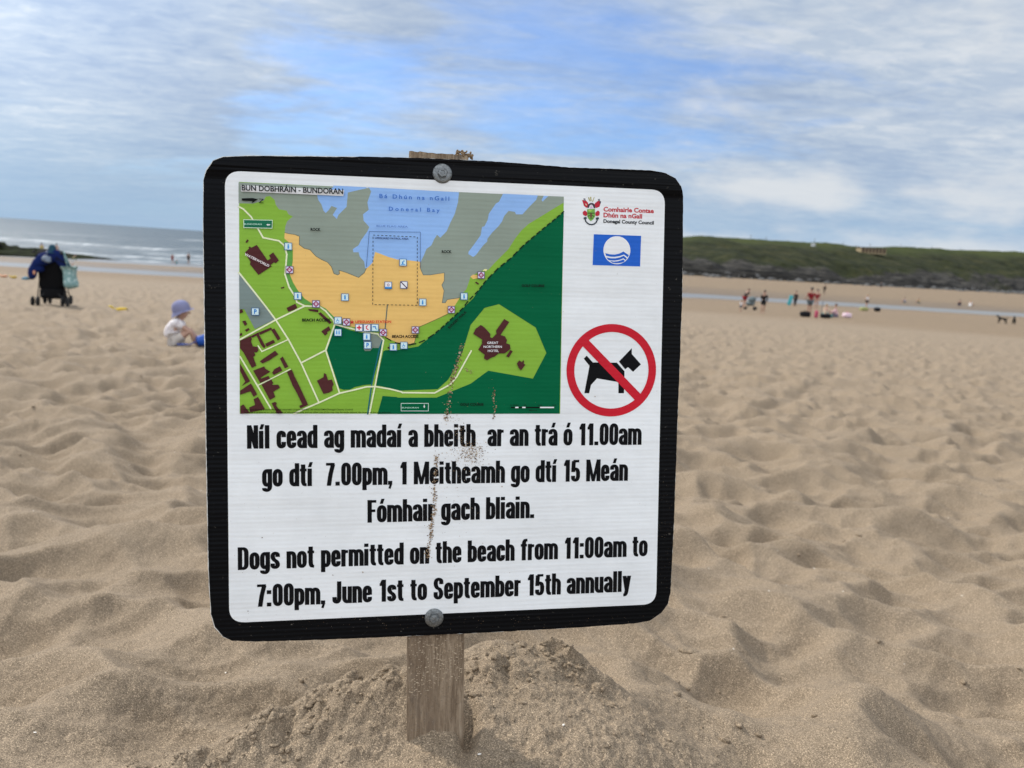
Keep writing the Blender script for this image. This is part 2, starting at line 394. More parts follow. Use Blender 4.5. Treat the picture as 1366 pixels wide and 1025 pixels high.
for (x, y, s) in ((0.40, 1.50, 0.011), (0.415, 1.49, 0.008), (0.36, 1.38, 0.006), (0.38, 1.385, 0.006), (0.44, 1.27, 0.008), (0.46, 1.262, 0.009), (0.50, 1.255, 0.006), (0.56, 1.22, 0.006),
                  (0.37, 1.10, 0.007), (0.40, 1.13, 0.006), (0.43, 1.12, 0.005), (0.31, 1.18, 0.006), (0.60, 1.45, 0.007), (-0.33, 1.22, 0.006), (-0.30, 1.17, 0.004), (0.72, 1.33, 0.006),
                  (0.02, 1.20, 0.008), (0.035, 1.205, 0.006), (0.075, 1.17, 0.009), (0.09, 1.165, 0.006)):
    clod(x, y, s, int(s*9000))
for k in range(150):                                       # scraps of weed and clods further off
    a = rng.uniform(-0.7, 0.7); d = rng.uniform(1.6, 9)**1.0
    clod(d*math.sin(a), d*math.cos(a), rng.choice([0.004, 0.005, 0.008]), k)
tag(mb.build('sand_clods', SAND, None, True), 'loose crumbs and clods of sand strewn round the sign post', kind='stuff')
# shell chips
sh = mat('shell', (0.75, 0.70, 0.62), 0.5); mb = MB()
for k in range(90):
    a = rng.uniform(-0.65, 0.65); d = rng.uniform(0.85, 6); x, y = d*math.sin(a), d*math.cos(a)
    mb.blob((x, y, gz(x, y)+0.001), (rng.uniform(0.001, 0.0035), 0.0015, 0.0009), 1, 0.2, k, Matrix.Rotation(rng.uniform(0, 6), 3, 'Z'))
tag(mb.build('shell_chips', sh), 'tiny white shell chips scattered over the sand', kind='stuff')

# ------------------------------------------------------------------ water
sc = np.linspace(-220, 260, 400)
P = np.zeros((22, 400, 3)); vv = np.linspace(-22, 22, 22)
P[..., 0] = sc[None, :]; P[..., 1] = stream_y(sc)[None, :]+vv[:, None]; P[..., 2] = CAM_H-4.095
stream = link('tidal_stream', grid_mesh('tidal_stream', P)); tag(stream, 'shallow stream of water crossing the lower beach', kind='structure')
m = bpy.data.materials.new('stream_water'); m.use_nodes = True; g = NG(m.node_tree); b = m.node_tree.nodes['Principled BSDF']
pos = g.n('ShaderNodeNewGeometry').outputs['Position']
b.inputs['Base Color'].default_value = (0.17, 0.165, 0.155, 1); b.inputs['Roughness'].default_value = 0.35; b.inputs['Specular IOR Level'].default_value = 0.45
bp = g.n('ShaderNodeBump', {'Height': g.noise(pos, 1.6, 3), 'Distance': 0.02, 'Strength': 1.0}); m.node_tree.links.new(bp.outputs[0], b.inputs['Normal'])
stream.data.materials.append(m)

depw = np.concatenate([np.linspace(3.1, 0.25, 520), np.geomspace(0.24, 0.012, 60)])
rw = CAM_H/np.tan(depw*math.pi/180); aw_ = np.concatenate([np.linspace(-60, 8, 700)])*math.pi/180
RR, AA = np.meshgrid(rw, aw_, indexing='ij'); X = RR*np.sin(AA); Y = RR*np.cos(AA)
sd = -shore_dist(X, Y); nb = fbm(X*0.018, Y*0.03, 41, 3)
ph = (sd+14*nb)
Z = 0.0+0.02*fbm(X*0.3, Y*0.6, 43, 3)
foam = np.zeros_like(X)
for c0, w, hgt, thr in ((7, 3.0, 0.10, -0.6), (20, 3.5, 0.25, -0.10), (37, 4.0, 0.42, 0.10), (64, 5, 0.50, 0.08), (98, 6, 0.45, 0.16), (150, 8, 0.3, 0.25)):
    pr = fbm(X*0.022+c0, Y*0.006+c0, 44, 3)
    cr = np.exp(-((ph-c0)/w)**2); Z += 0.8*hgt*cr*np.clip(0.6+pr, 0.15, 1)
    on = np.clip((pr-thr)*6, 0, 1)
    foam = np.maximum(foam, on*0.8*np.exp(-(np.maximum(c0-ph, 0)/(w*1.5))**2)*np.exp(-(np.maximum(ph-c0, 0)/(w*0.55))**2))
lace = 0.6*fbm(X*0.35, Y*0.10, 45, 4)+0.7*fbm(X*1.1, Y*0.30, 47, 3)
wash = np.clip(1-np.abs(sd-48)/62, 0, 1)*np.clip(0.35+1.5*lace, 0, 1)*0.20
foam = np.clip(np.maximum(foam*(0.6+0.9*lace), wash), 0, 1)*(sd > -1)
Z += 0.12*fbm(X*0.05, Y*0.12, 46, 3)*np.clip(sd/60, 0, 1)
sea = link('sea', grid_mesh('sea', np.stack([X, Y, Z-0.02], -1), {'foam': foam})); tag(sea, 'grey blue sea with white surf breaking near the beach', kind='structure')
m = bpy.data.materials.new('sea_water'); m.use_nodes = True; g = NG(m.node_tree); b = m.node_tree.nodes['Principled BSDF']
pos = g.n('ShaderNodeNewGeometry').outputs['Position']
fo = g.n('ShaderNodeAttribute', attribute_name='foam').outputs['Fac']
st = g.n('ShaderNodeMapping', {0: pos, 'Scale': (0.35, 1, 1)}).outputs[0]
c = g.ramp(g.noise(st, 0.12, 5, 0.6), [(0.3, (0.030, 0.052, 0.068)), (0.7, (0.055, 0.085, 0.100))])
fo = g.math('MULTIPLY', fo, g.n('ShaderNodeMapRange', {0: g.noise(g.n('ShaderNodeMapping', {0: pos, 'Scale': (0.6, 1.6, 1)}).outputs[0], 0.5, 5, 0.65), 1: 0.36, 2: 0.56, 3: 0.25, 4: 1.0}).outputs[0])
c = g.mix(fo, c, (0.62, 0.65, 0.67, 1)); m.node_tree.links.new(c, b.inputs['Base Color'])
m.node_tree.links.new(g.math('ADD', 0.45, g.math('MULTIPLY', fo, 0.5)), b.inputs['Roughness'])
b.inputs['Specular IOR Level'].default_value = 0.28
hh = g.math('ADD', g.math('MULTIPLY', g.noise(st, 0.5, 5, 0.6), 1.3), g.math('MULTIPLY', g.noise(st, 3.0, 3), 0.10))
bp = g.n('ShaderNodeBump', {'Height': hh, 'Distance': 1.0, 'Strength': 0.8}); m.node_tree.links.new(bp.outputs[0], b.inputs['Normal'])
sea.data.materials.append(m)

# ------------------------------------------------------------------ headland
HB = np.array([(-60, 300), (-20, 262), (18, 238), (48, 225), (85, 247), (125, 271), (185, 316), (245, 368), (420, 430), (800, 470), (1400, 480)], float)
HT = np.array([5.0, 7.0, 8.0, 9.6, 16.6, 17.2, 18.5, 22.0, 28, 34, 34])   # height of the grassy top above the sea
cum_ = np.concatenate([[0], np.cumsum(np.hypot(*np.diff(HB, axis=0).T))])
s_ = np.concatenate([np.linspace(0, 520, 620), np.linspace(524, cum_[-1], 100)])
bx_ = np.interp(s_, cum_, HB[:, 0]); by_ = np.interp(s_, cum_, HB[:, 1]); ht = np.interp(s_, cum_, HT)
k = np.ones(31)/31; pad = lambda a: np.convolve(np.pad(a, 15, 'edge'), k, 'valid')
bx_, by_, ht = pad(bx_), pad(by_), pad(ht)
tx, ty = np.gradient(bx_, s_), np.gradient(by_, s_); tl = np.hypot(tx, ty); nx, ny = -ty/tl, tx/tl
nx, ny = pad(pad(0.35*nx+0.06)), pad(pad(ny)); tl = np.hypot(nx, ny); nx, ny = nx/tl, ny/tl
inl = np.concatenate([[-3], np.linspace(0, 12, 26), np.linspace(13, 70, 60), np.linspace(74, 170, 24), [230, 400, 900]])
SS, NN = np.meshgrid(s_, inl)
cut = fbm(SS*0.02, SS*0+3.3, 51, 4)                      # bays and buttresses along the foot
foot = 3.6*cut*np.clip(1-NN/60, 0, 1)*np.clip(NN/2+0.3, 0, 1)
cliff = np.clip(3.4+3.2*fbm(SS*0.013, SS*0+1.7, 52, 3)+2.0*fbm(SS*0.08, NN*0.05, 53, 3), 1.6, 7)      # height of bare rock
q = NN-foot*1.5
rock = cliff*(1-np.exp(-np.maximum(q, 0)/2.3))
slope = np.clip((q-5)/62, 0, 1); slope = slope**0.80*(1.12-0.12*slope)
Hh = rock+(np.maximum(ht[None, :]-CAM_H+3.3, 1)-cliff)*slope
Hh = np.maximum(Hh, 0)
gully = fbm(SS*0.055+NN*0.012, NN*0.03, 54, 4)
Hh += 2.2*gully*np.clip(q/10, 0, 1)*np.clip((95-NN)/60, 0, 1)+0.4*fbm(SS*0.3, NN*0.4, 55, 3)*np.clip(q/3, 0, 1)*np.clip((90-NN)/60, 0.12, 1)
Hh += 0.7*np.abs(fbm(SS*0.6, Hh*0.9, 56, 3))*np.clip(1-slope*9, 0, 1)*(q > 0)
base = np.where(bx_ < 10, 0.2, 0.85)[None, :]
Zh = np.where(NN < -1, -1.0, base-0.25+Hh)
HX = bx_[None, :]+nx[None, :]*NN; HY = by_[None, :]+ny[None, :]*NN
bare = np.clip((0.30-slope)*3.2+0.9*fbm(SS*0.03, NN*0.06, 57, 4)-0.28+0.8*np.exp(-((SS-292)/26)**2)*np.clip(1-slope*1.3, 0, 1)
               +0.9*np.exp(-((SS-142)/22)**2)*np.clip(1-slope*2.2, 0, 1), 0, 1)
bare = np.where(slope > 0.62, 0, bare)
hl = link('headland', grid_mesh('headland', np.stack([HX, HY, Zh], -1), {'bare': bare, 'toe': np.clip(1-Hh/3.2, 0, 1), 'top': slope}))
tag(hl, 'low grassy headland with dark rock cliffs above the beach', kind='structure')
m = bpy.data.materials.new('headland'); m.use_nodes = True; g = NG(m.node_tree); b = m.node_tree.nodes['Principled BSDF']
pos = g.n('ShaderNodeNewGeometry').outputs['Position']
ab = g.n('ShaderNodeAttribute', attribute_name='bare').outputs['Fac']; at_ = g.n('ShaderNodeAttribute', attribute_name='top').outputs['Fac']
strat = g.n('ShaderNodeMapping', {0: pos, 'Scale': (0.05, 0.05, 0.9)}).outputs[0]
rk = g.ramp(g.noise(strat, 2.2, 5, 0.65), [(0.30, (0.010, 0.010, 0.010)), (0.5, (0.034, 0.031, 0.027)), (0.70, (0.10, 0.092, 0.078))])
scrub = g.ramp(g.noise(pos, 0.16, 6, 0.65), [(0.30, (0.009, 0.011, 0.004)), (0.50, (0.022, 0.026, 0.008)), (0.70, (0.048, 0.045, 0.018))])
turf = g.ramp(g.noise(pos, 0.05, 4), [(0.35, (0.030, 0.041, 0.010)), (0.65, (0.052, 0.062, 0.015))])
gr_ = g.mix(g.n('ShaderNodeMapRange', {0: g.math('ADD', at_, g.math('MULTIPLY', g.noise(pos, 0.06, 4), 0.3)), 1: 0.85, 2: 1.1, 3: 0.0, 4: 1.0}).outputs[0], scrub, turf)
bm_ = g.n('ShaderNodeMapRange', {0: g.math('ADD', ab, g.math('SUBTRACT', g.noise(pos, 0.5, 4, 0.6), 0.5)), 1: 0.35, 2: 0.6, 3: 0.0, 4: 1.0}).outputs[0]
m.node_tree.links.new(g.mix(bm_, gr_, rk), b.inputs['Base Color']); b.inputs['Roughness'].default_value = 0.95; b.inputs['Specular IOR Level'].default_value = 0.15
bp = g.n('ShaderNodeBump', {'Height': g.noise(pos, 0.8, 6, 0.7), 'Distance': 0.7, 'Strength': 0.8}); m.node_tree.links.new(bp.outputs[0], b.inputs['Normal'])
hl.data.materials.append(m)
def hill_z(x, y):
    d = (HX-x)**2+(HY-y)**2; i = np.unravel_index(np.argmin(d), d.shape); return float(Zh[i])
# fallen rock along the foot
rkm = mat('boulder', (0.085, 0.083, 0.08), 0.9, nscale=1.2, namp=0.5, bump=0.15, bscale=2)
mb = MB(); rng = random.Random(9)
for kk in range(430):
    s0 = rng.uniform(70, 420) if kk < 260 else rng.gauss(345, 34); j = int(np.argmin(abs(s_-s0))); o_ = rng.uniform(-7, 4) if kk < 260 else rng.uniform(-14, 5); r_ = rng.choice([0.3, 0.5, 0.8, 1.1])
    x = bx_[j]+nx[j]*o_; y = by_[j]+ny[j]*o_
    mb.blob((x, y, 0.95+max(0, o_)*0.3), (r_*1.4, r_, r_*0.7), 1, 0.22, kk, Matrix.Rotation(rng.uniform(0, 6), 3, 'Z'))
tag(mb.build('boulders', rkm), 'tumbled dark boulders along the foot of the cliff', kind='stuff')

# ------------------------------------------------------------------ the sign
E1 = Vector((0.98559364, 0.16538418, 0.03540134)).normalized()
E2 = Vector((0.05561213, -0.11369766, -0.99195773)); E2 = (E2-E2.dot(E1)*E1).normalized()
EN = E1.cross(E2)
SO = Vector((-0.35941185, 0.94534071, 0.0723251))
BU, BV = 0.255, 0.700                       # foot of the post in board coordinates
sign = bpy.data.objects.new('beach_sign', None); COL.objects.link(sign); sign.empty_display_size = 0.1
Ms = Matrix((E1, -E2, -EN)).transposed().to_4x4(); Ms.translation = SO+BU*E1+BV*E2+Vector((0, 0, CAM_H)); sign.matrix_world = Ms
tag(sign, 'white notice board with black edge and beach map, bolted to a wooden post', 'sign')
def L(x, y):
    "point traced on the flat board -> board coordinates in metres"
    d = (x-683)/1026*right-(y-512.5)/1026*up+fwd
    q = d*(SO.dot(EN)/d.dot(EN))-SO
    return q.dot(E1)-BU, BV-q.dot(E2)
def tr(ox, oy, k): return lambda pts: [L(ox+x/k, oy+y/k) for x, y in pts]
A_ = tr(310, 240, 5.939); B_ = tr(530, 240, 5.939); C_ = tr(310, 395, 5.939); D_ = tr(530, 395, 5.939)
E_ = tr(310, 440, 8.54); F_ = tr(765, 255, 11.878); G_ = tr(740, 240, 6.406); H_ = tr(740, 410, 6.406); P_ = tr(0, 0, 1)

from mathutils.geometry import tessellate_polygon
pm = {}
def ink(rgb, rough=0.42):
    key = (tuple(rgb), rough)
    if key in pm: return pm[key]
    c = [min(v/0.74, 0.86) for v in lin(rgb)]
    m = bpy.data.materials.new('ink'); m.use_nodes = True; g = NG(m.node_tree); b = m.node_tree.nodes['Principled BSDF']
    tc = g.n('ShaderNodeTexCoord').outputs['Object']
    s = g.n('ShaderNodeSeparateXYZ', {0: tc})
    # flutes of the corrugated plastic, 5.6 mm apart, running across
    fl = g.math('SINE', g.math('ADD', g.math('MULTIPLY', s.outputs[1], 2*math.pi/0.0056), g.math('MULTIPLY', g.noise(tc, 4, 2), 2.0)))
    fl = g.math('MULTIPLY', fl, g.math('ADD', 0.4, g.noise(g.n('ShaderNodeMapping', {0: tc, 'Scale': (2, 60, 1)}).outputs[0], 2.0, 2)))
    h = g.math('ADD', g.math('MULTIPLY', fl, 0.00005), g.math('MULTIPLY', g.noise(g.n('ShaderNodeMapping', {0: tc, 'Scale': (3, 22, 1)}).outputs[0], 1.0, 4), 0.0035))
    bp = g.n('ShaderNodeBump', {'Height': h, 'Distance': 1.0, 'Strength': 0.9})
    grime = g.n('ShaderNodeMapRange', {0: g.noise(tc, 9, 6, 0.7), 1: 0.35, 2: 0.75, 3: 1.0, 4: 0.86}).outputs[0]
    spots = g.n('ShaderNodeMapRange', {0: g.noise(tc, 170, 4, 0.75), 1: 0.70, 2: 0.76, 3: 0.0, 4: 0.55}).outputs[0]
    col = g.n('ShaderNodeVectorMath', {0: tuple(c), 3: grime}, operation='SCALE').outputs[0]
    col = g.mix(spots, col, (0.25, 0.20, 0.14, 1))
    b.inputs['Specular IOR Level'].default_value = 0.22 if sum(rgb) > 150 else 0.06
    m.node_tree.links.new(col, b.inputs['Base Color']); m.node_tree.links.new(bp.outputs[0], b.inputs['Normal'])
    m.node_tree.links.new(g.math('ADD', rough, g.math('MULTIPLY', g.noise(tc, 30, 4), 0.2)), b.inputs['Roughness'])
    pm[key] = m; return m
class Print:
    "flat inks on the board, each sheet a hair above the one below"
    def __init__(s, z): s.bm = bmesh.new(); s.z = z; s.mats = []
    def mi(s, rgb):
        m = ink(rgb)
        if m not in s.mats: s.mats.append(m)
        return s.mats.index(m)
    def up(s, dz=0.00002): s.z += dz
    def poly(s, pts, rgb):
        vv = [s.bm.verts.new((x, y, s.z)) for x, y in pts]; i_ = s.mi(rgb)
        for t in tessellate_polygon([[Vector((x, y, 0)) for x, y in pts]]):
            try: s.bm.faces.new([vv[k] for k in t]).material_index = i_
            except ValueError: pass
        s.up(); return s
    def line(s, pts, w, rgb, closed=False, dash=None):
        i_ = s.mi(rgb); pts = [Vector(p) for p in pts]
        if closed: pts.append(pts[0])
        segs = list(zip(pts[:-1], pts[1:]))
        if dash:
            out = []; on, off = dash
            for a, b in segs:
                n = max(1, round((b-a).length/(on+off))); st = (b-a)/n
                out += [(a+st*k, a+st*(k+on/(on+off))) for k in range(n)]
            segs = out
        for k, (a, b) in enumerate(segs):
            d = (b-a).normalized(); q = Vector((-d.y, d.x))*w/2; e = d*(0 if dash else w*0.35)
            z = s.z+k*0.0000015
            f = s.bm.faces.new([s.bm.verts.new((p.x, p.y, z)) for p in (a-e-q, b+e-q, b+e+q, a-e+q)]); f.material_index = i_
        s.up(0.00003); return s
    def disc(s, c, r, rgb, n=40, r2=None):
        i_ = s.mi(rgb)
        o = [s.bm.verts.new((c[0]+r*math.cos(2*math.pi*k/n), c[1]+r*math.sin(2*math.pi*k/n), s.z)) for k in range(n)]
        if r2 is None: s.bm.faces.new(o).material_index = i_
        else:
            q = [s.bm.verts.new((c[0]+r2*math.cos(2*math.pi*k/n), c[1]+r2*math.sin(2*math.pi*k/n), s.z)) for k in range(n)]
            for k in range(n): s.bm.faces.new((o[k], o[(k+1) % n], q[(k+1) % n], q[k])).material_index = i_
        s.up(); return s
    def rect(s, x0, y0, x1, y1, rgb): return s.poly([(x0, y0), (x1, y0), (x1, y1), (x0, y1)], rgb)
    def text(s, body, a, b, cap, rgb, bold=0.0, track=1.0):
        "built-in font fitted between two traced baseline ends"
        a, b = Vector(a), Vector(b)
        cu = bpy.data.curves.new('t', 'FONT'); cu.body = body; cu.offset = bold*1.3+0.008; cu.resolution_u = 3; cu.space_character = track
        o = bpy.data.objects.new('t', cu); COL.objects.link(o)
        me = bpy.data.meshes.new_from_object(o.evaluated_get(bpy.context.evaluated_depsgraph_get())); bpy.data.objects.remove(o)
        co = np.array([v.co[:2] for v in me.vertices]); x0, x1 = co[:, 0].min(), co[:, 0].max()
        d = (b-a); k = d.length/(x1-x0); ky = cap/CAPH; ex = d.normalized(); ey = Vector((-ex.y, ex.x)); i_ = s.mi(rgb)
        vs_ = [s.bm.verts.new(((a+ex*(x-x0)*k+ey*y*ky).x, (a+ex*(x-x0)*k+ey*y*ky).y, s.z)) for x, y in co]
        for p in me.polygons:
            try: s.bm.faces.new([vs_[q] for q in p.vertices]).material_index = i_
            except ValueError: pass
        bpy.data.meshes.remove(me); s.up(); return s
    def build(s, name, parent=None):
        bmesh.ops.triangulate(s.bm, faces=[f for f in s.bm.faces if len(f.verts) > 4])
        for f in s.bm.faces:
            if f.normal.z < 0: f.normal_flip()
        s.bm.normal_update()
        for f in s.bm.faces:
            if f.normal.z < 0: f.normal_flip()
        me = bpy.data.meshes.new(name); s.bm.to_mesh(me); s.bm.free()
        return link(name, me, s.mats, parent or sign)
cu = bpy.data.curves.new('t', 'FONT'); cu.body = 'H'; o = bpy.data.objects.new('t', cu); COL.objects.link(o)
me = bpy.data.meshes.new_from_object(o.evaluated_get(bpy.context.evaluated_depsgraph_get())); CAPH = max(v.co.y for v in me.vertices); bpy.data.objects.remove(o)

# board: white corrugated plastic, rounded and nibbled outline
OUT = [(271, 240), (275, 226), (284, 214), (297, 209), (330, 207.5), (400, 208), (480, 209), (560, 211), (650, 215), (700, 218.5), (760, 223.5), (820, 225.5), (870, 227.5), (888, 231),
       (901, 238), (909, 249), (911.5, 262), (910, 400), (904, 560), (899, 700), (894.5, 790), (891, 806), (882, 818), (868, 828), (845, 832), (760, 838), (650, 844), (540, 849), (420, 854),
       (340, 856), (310, 855), (297, 850), (286, 837), (281, 820), (277.5, 760), (274.5, 600), (272.5, 450), (270.5, 300)]
def fine_outline(pts, step, jit, seed, inset=0.0):
    rng = random.Random(seed); q = [Vector(L(*p)) for p in pts]; out = []
    c = sum(q, Vector((0, 0)))/len(q)
    for a, b in zip(q, q[1:]+q[:1]):
        n = max(1, int((b-a).length/step))
        for k in range(n):
            p = a.lerp(b, k/n); d = (p-c).normalized()
            ins = inset if (p.x < -0.1 and (p.y > 0.60 or p.x < -0.26)) or inset < 0 else inset*0.15; out.append(p+d*(rng.uniform(-jit, jit)-ins))
    return out
def slab(name, loop, z0, z1, m, parent, mside=None):
    bm = bmesh.new(); t = [bm.verts.new((p.x, p.y, z1)) for p in loop]; b_ = [bm.verts.new((p.x, p.y, z0)) for p in loop]; n = len(loop)
    f1 = bm.faces.new(t); f2 = bm.faces.new(b_[::-1])
    for k in range(n): bm.faces.new((t[k], b_[k], b_[(k+1) % n], t[(k+1) % n])).material_index = 1 if mside else 0
    bmesh.ops.recalc_face_normals(bm, faces=bm.faces); bmesh.ops.triangulate(bm, faces=[f for f in bm.faces if len(f.verts) > 4])
    me = bpy.data.meshes.new(name); bm.to_mesh(me); bm.free(); return link(name, me, [m]+([mside] if mside else []), parent)
edge_m = mat('plastic_edge', (0.66, 0.66, 0.62), 0.6, nscale=300, namp=0.25)
slab('board', fine_outline(OUT, 0.006, 0.00025, 1, 0.0), -0.0046, 0.0, edge_m, sign)
bk = ink((16, 17, 20), 0.30)
m = bpy.data.materials.new('black_edge'); m.use_nodes = True; g = NG(m.node_tree); b = m.node_tree.nodes['Principled BSDF']
tc = g.n('ShaderNodeTexCoord').outputs['Object']; s = g.n('ShaderNodeSeparateXYZ', {0: tc})
scr = g.n('ShaderNodeMapRange', {0: g.noise(tc, 120, 6, 0.8), 1: 0.63, 2: 0.70, 3: 0.0, 4: 0.5}).outputs[0]
m.node_tree.links.new(g.mix(scr, (0.0035, 0.0037, 0.0045, 1), (0.30, 0.27, 0.22, 1)), b.inputs['Base Color'])
fl = g.math('SINE', g.math('MULTIPLY', s.outputs[1], 2*math.pi/0.0056))
crease = g.noise(g.n('ShaderNodeMapping', {0: tc, 'Scale': (2.2, 55, 1)}).outputs[0], 1.0, 3)
topm = g.n('ShaderNodeMapRange', {0: s.outputs[1], 1: 0.690, 2: 0.703, 3: 0.12, 4: 1.0}).outputs[0]
h = g.math('ADD', g.math('MULTIPLY', fl, 0.00012), g.math('MULTIPLY', g.math('MULTIPLY', crease, topm), 0.012))
m.node_tree.links.new(g.n('ShaderNodeBump', {'Height': h, 'Distance': 1.0, 'Strength': 0.9}).outputs[0], b.inputs['Normal'])
b.inputs['Roughness'].default_value = 0.36; b.inputs['Specular IOR Level'].default_value = 0.07
slab('black_border', fine_outline(OUT, 0.005, 0.0003, 2, 0.0009), 0.00002, 0.0003, m, sign)

def rrect(c, r, n=8):
    "rounded quadrilateral through four corners"
    out = []
    for k in range(4):
        p0, p, p2 = Vector(c[k-1]), Vector(c[k]), Vector(c[(k+1) % 4]); a = p+(p0-p).normalized()*r; b = p+(p2-p).normalized()*r
        for q in range(n+1):
            t = q/n; out.append(((a*(1-t)**2+p*2*t*(1-t)*1.0+b*t*t)).to_tuple() if False else tuple(a*(1-t)**2+p*2*t*(1-t)+b*t*t))
    return out
WHITE = (207, 210, 216)
pr = Print(0.0006); pr.poly(rrect(P_([(300, 228), (887, 254), (875, 806), (306, 831)]), 0.019), WHITE); pr.build('white_panel')

# --- the map
LIME, GREY, BLUE, ORANGE, DARK, ROAD, BROWN = (118, 158, 48), (126, 136, 124), (128, 163, 215), (222, 170, 98), (0, 84, 52), (205, 226, 172), (72, 38, 38)
mp = Print(0.0008)
mp.poly(P_([(319, 243), (752, 264), (747, 552), (320, 552)]), LIME)
mp.poly(A_([(50, 22)])+B_([(1318, 135), (1318, 182), (1245, 225), (1140, 290), (1040, 350), (980, 405), (930, 470), (880, 550), (830, 600), (770, 660), (720, 715), (690, 712), (580, 765), (560, 830), (545, 870), (500, 915), (490, 945), (400, 965), (300, 1000)])
        +A_([(1000, 790), (830, 760), (530, 540), (415, 430), (420, 370), (435, 330), (480, 292), (445, 275), (430, 245), (370, 235), (345, 200), (335, 160), (300, 130), (265, 135), (250, 165), (165, 190), (50, 187)]), GREY)
mp.poly(A_([(800, 47), (1062, 60), (1064, 68), (915, 102), (905, 215), (840, 280), (828, 312), (795, 280), (830, 225), (785, 208), (765, 240), (740, 265), (722, 245), (705, 195), (680, 160), (672, 120), (800, 60)]), BLUE)
mp.poly(A_([(1064, 60)])+B_([(488, 100), (480, 180), (455, 270), (420, 340), (390, 410), (340, 460), (315, 437), (290, 475), (270, 520), (230, 550), (210, 600), (190, 640), (182, 665), (100, 665), (-100, 640)])
        +A_([(1150, 620), (1062, 705), (1052, 700), (1045, 650), (1010, 610), (1000, 575), (958, 575), (955, 550), (1000, 520), (1020, 480), (1070, 410), (1085, 375), (1040, 325), (1035, 275), (1080, 240), (1070, 180), (1080, 150), (1100, 95), (1085, 68)]), BLUE)
mp.poly(B_([(838, 112), (1112, 125), (1100, 160), (1050, 210), (990, 275), (940, 275), (930, 255), (880, 248), (845, 290), (830, 330), (800, 370), (750, 420), (712, 470), (712, 490), (680, 520), (620, 600), (600, 612), (562, 590), (565, 570), (610, 510), (660, 440), (670, 375), (690, 370), (715, 320), (725, 270), (780, 190), (805, 175), (830, 125)]), BLUE)
mp.poly(B_([(1160, 128), (1195, 130), (1150, 175), (1142, 160)]), BLUE)
SANDP = (A_([(415, 420), (445, 428), (495, 435), (532, 450), (530, 515), (570, 545), (615, 555), (660, 605), (710, 635), (755, 655), (785, 690), (805, 745), (835, 755), (850, 745), (845, 718), (900, 735), (950, 755), (1000, 775), (1045, 738), (1062, 702), (1080, 690), (1112, 655), (1130, 572), (1180, 590), (1230, 610), (1305, 632)])
         + B_([(100, 640), (182, 650), (185, 710), (205, 755), (260, 755), (320, 745), (372, 738), (372, 800), (352, 835), (370, 880), (355, 975), (380, 975), (395, 950), (495, 935)])
         + D_([(450, 85), (395, 145), (300, 190), (175, 245), (145, 330), (135, 372), (100, 382), (20, 377)])+C_([(1310, 372), (1250, 345), (1200, 320), (1170, 265), (980, 250), (900, 235), (860, 200), (815, 185), (770, 135), (710, 95), (660, 45)])
         + A_([(640, 985), (570, 940), (520, 880), (480, 810), (455, 750), (472, 690), (480, 640), (480, 560), (445, 495), (412, 465)]))
mp.poly(SANDP, ORANGE)
mp.line(A_([(415, 420), (445, 428), (495, 435), (532, 450), (530, 515), (570, 545), (615, 555), (660, 605), (710, 635), (755, 655), (785, 690), (805, 745), (835, 755), (850, 745), (845, 718), (900, 735), (950, 755), (1000, 775), (1045, 738), (1062, 702)]), 0.0006, (70, 75, 60))
mp.line(B_([(182, 650), (185, 710), (205, 755), (260, 755), (320, 745), (372, 738), (372, 800), (352, 835), (370, 880), (355, 975), (380, 975), (395, 950), (495, 935)]), 0.0006, (80, 90, 85))
mp.line(D_([(395, 145), (300, 190), (175, 245), (145, 330), (135, 372), (100, 382), (0, 375)]), 0.0006, (90, 80, 50))
MG = (84, 140, 58)
mp.poly(A_([(437, 560), (476, 560), (476, 660), (455, 750), (480, 820), (525, 885), (575, 945), (640, 992), (560, 985), (500, 925), (450, 850), (424, 750), (432, 640)]), MG)
mp.poly(C_([(660, 60), (740, 100), (800, 160), (840, 205), (800, 190), (740, 120), (690, 85)]), MG)
mp.poly(B_([(578, 768), (600, 752), (640, 758), (640, 780), (600, 788)]), ORANGE); mp.poly(B_([(675, 722), (690, 708), (712, 710), (705, 725)]), (215, 205, 140))
mp.poly(B_([(1318, 255), (1250, 312), (1130, 410), (1000, 520), (900, 622), (800, 702), (700, 802), (640, 882)])
        +D_([(600, 20), (520, 97), (440, 172), (370, 237), (290, 307), (220, 357), (165, 400), (100, 412), (20, 425)])+C_([(1310, 428), (1212, 430), (1196, 440), (1135, 708), (1180, 715), (1290, 742)])
        +D_([(15, 750), (320, 738), (400, 665), (460, 570), (520, 430), (580, 230), (690, 95), (805, 65), (1095, 250), (1180, 452), (1073, 655), (720, 592), (580, 695), (420, 760), (310, 805), (10, 805)])
        +C_([(1295, 800), (1190, 792), (1150, 935)])+D_([(1283, 932), (1302, 0)]), DARK)
mp.poly(C_([(820, 228), (860, 245), (930, 270), (1010, 290), (1060, 298), (1095, 300), (1175, 345), (1182, 420), (1105, 700), (1040, 706), (970, 722), (930, 742), (880, 742), (848, 732), (750, 430)]), DARK)
mp.poly(C_([(1085, 300), (1140, 305), (1187, 348), (1165, 412), (1110, 412), (1092, 436), (1050, 436), (1040, 418), (1040, 330)]), (112, 122, 112))
mp.poly(A_([(55, 745), (240, 985)])+C_([(340, 185), (180, 262), (95, 105), (57, 105)]), (108, 122, 118))
def road(pts, w=0.0019, c=ROAD): mp.line(pts, w, c)
mp.line(C_([(1192, 345), (1168, 405), (1105, 695), (1072, 935)]), 0.0016, (0, 88, 100)); mp.line(C_([(1228, 70), (1210, 262)]), 0.0012, (60, 90, 90))
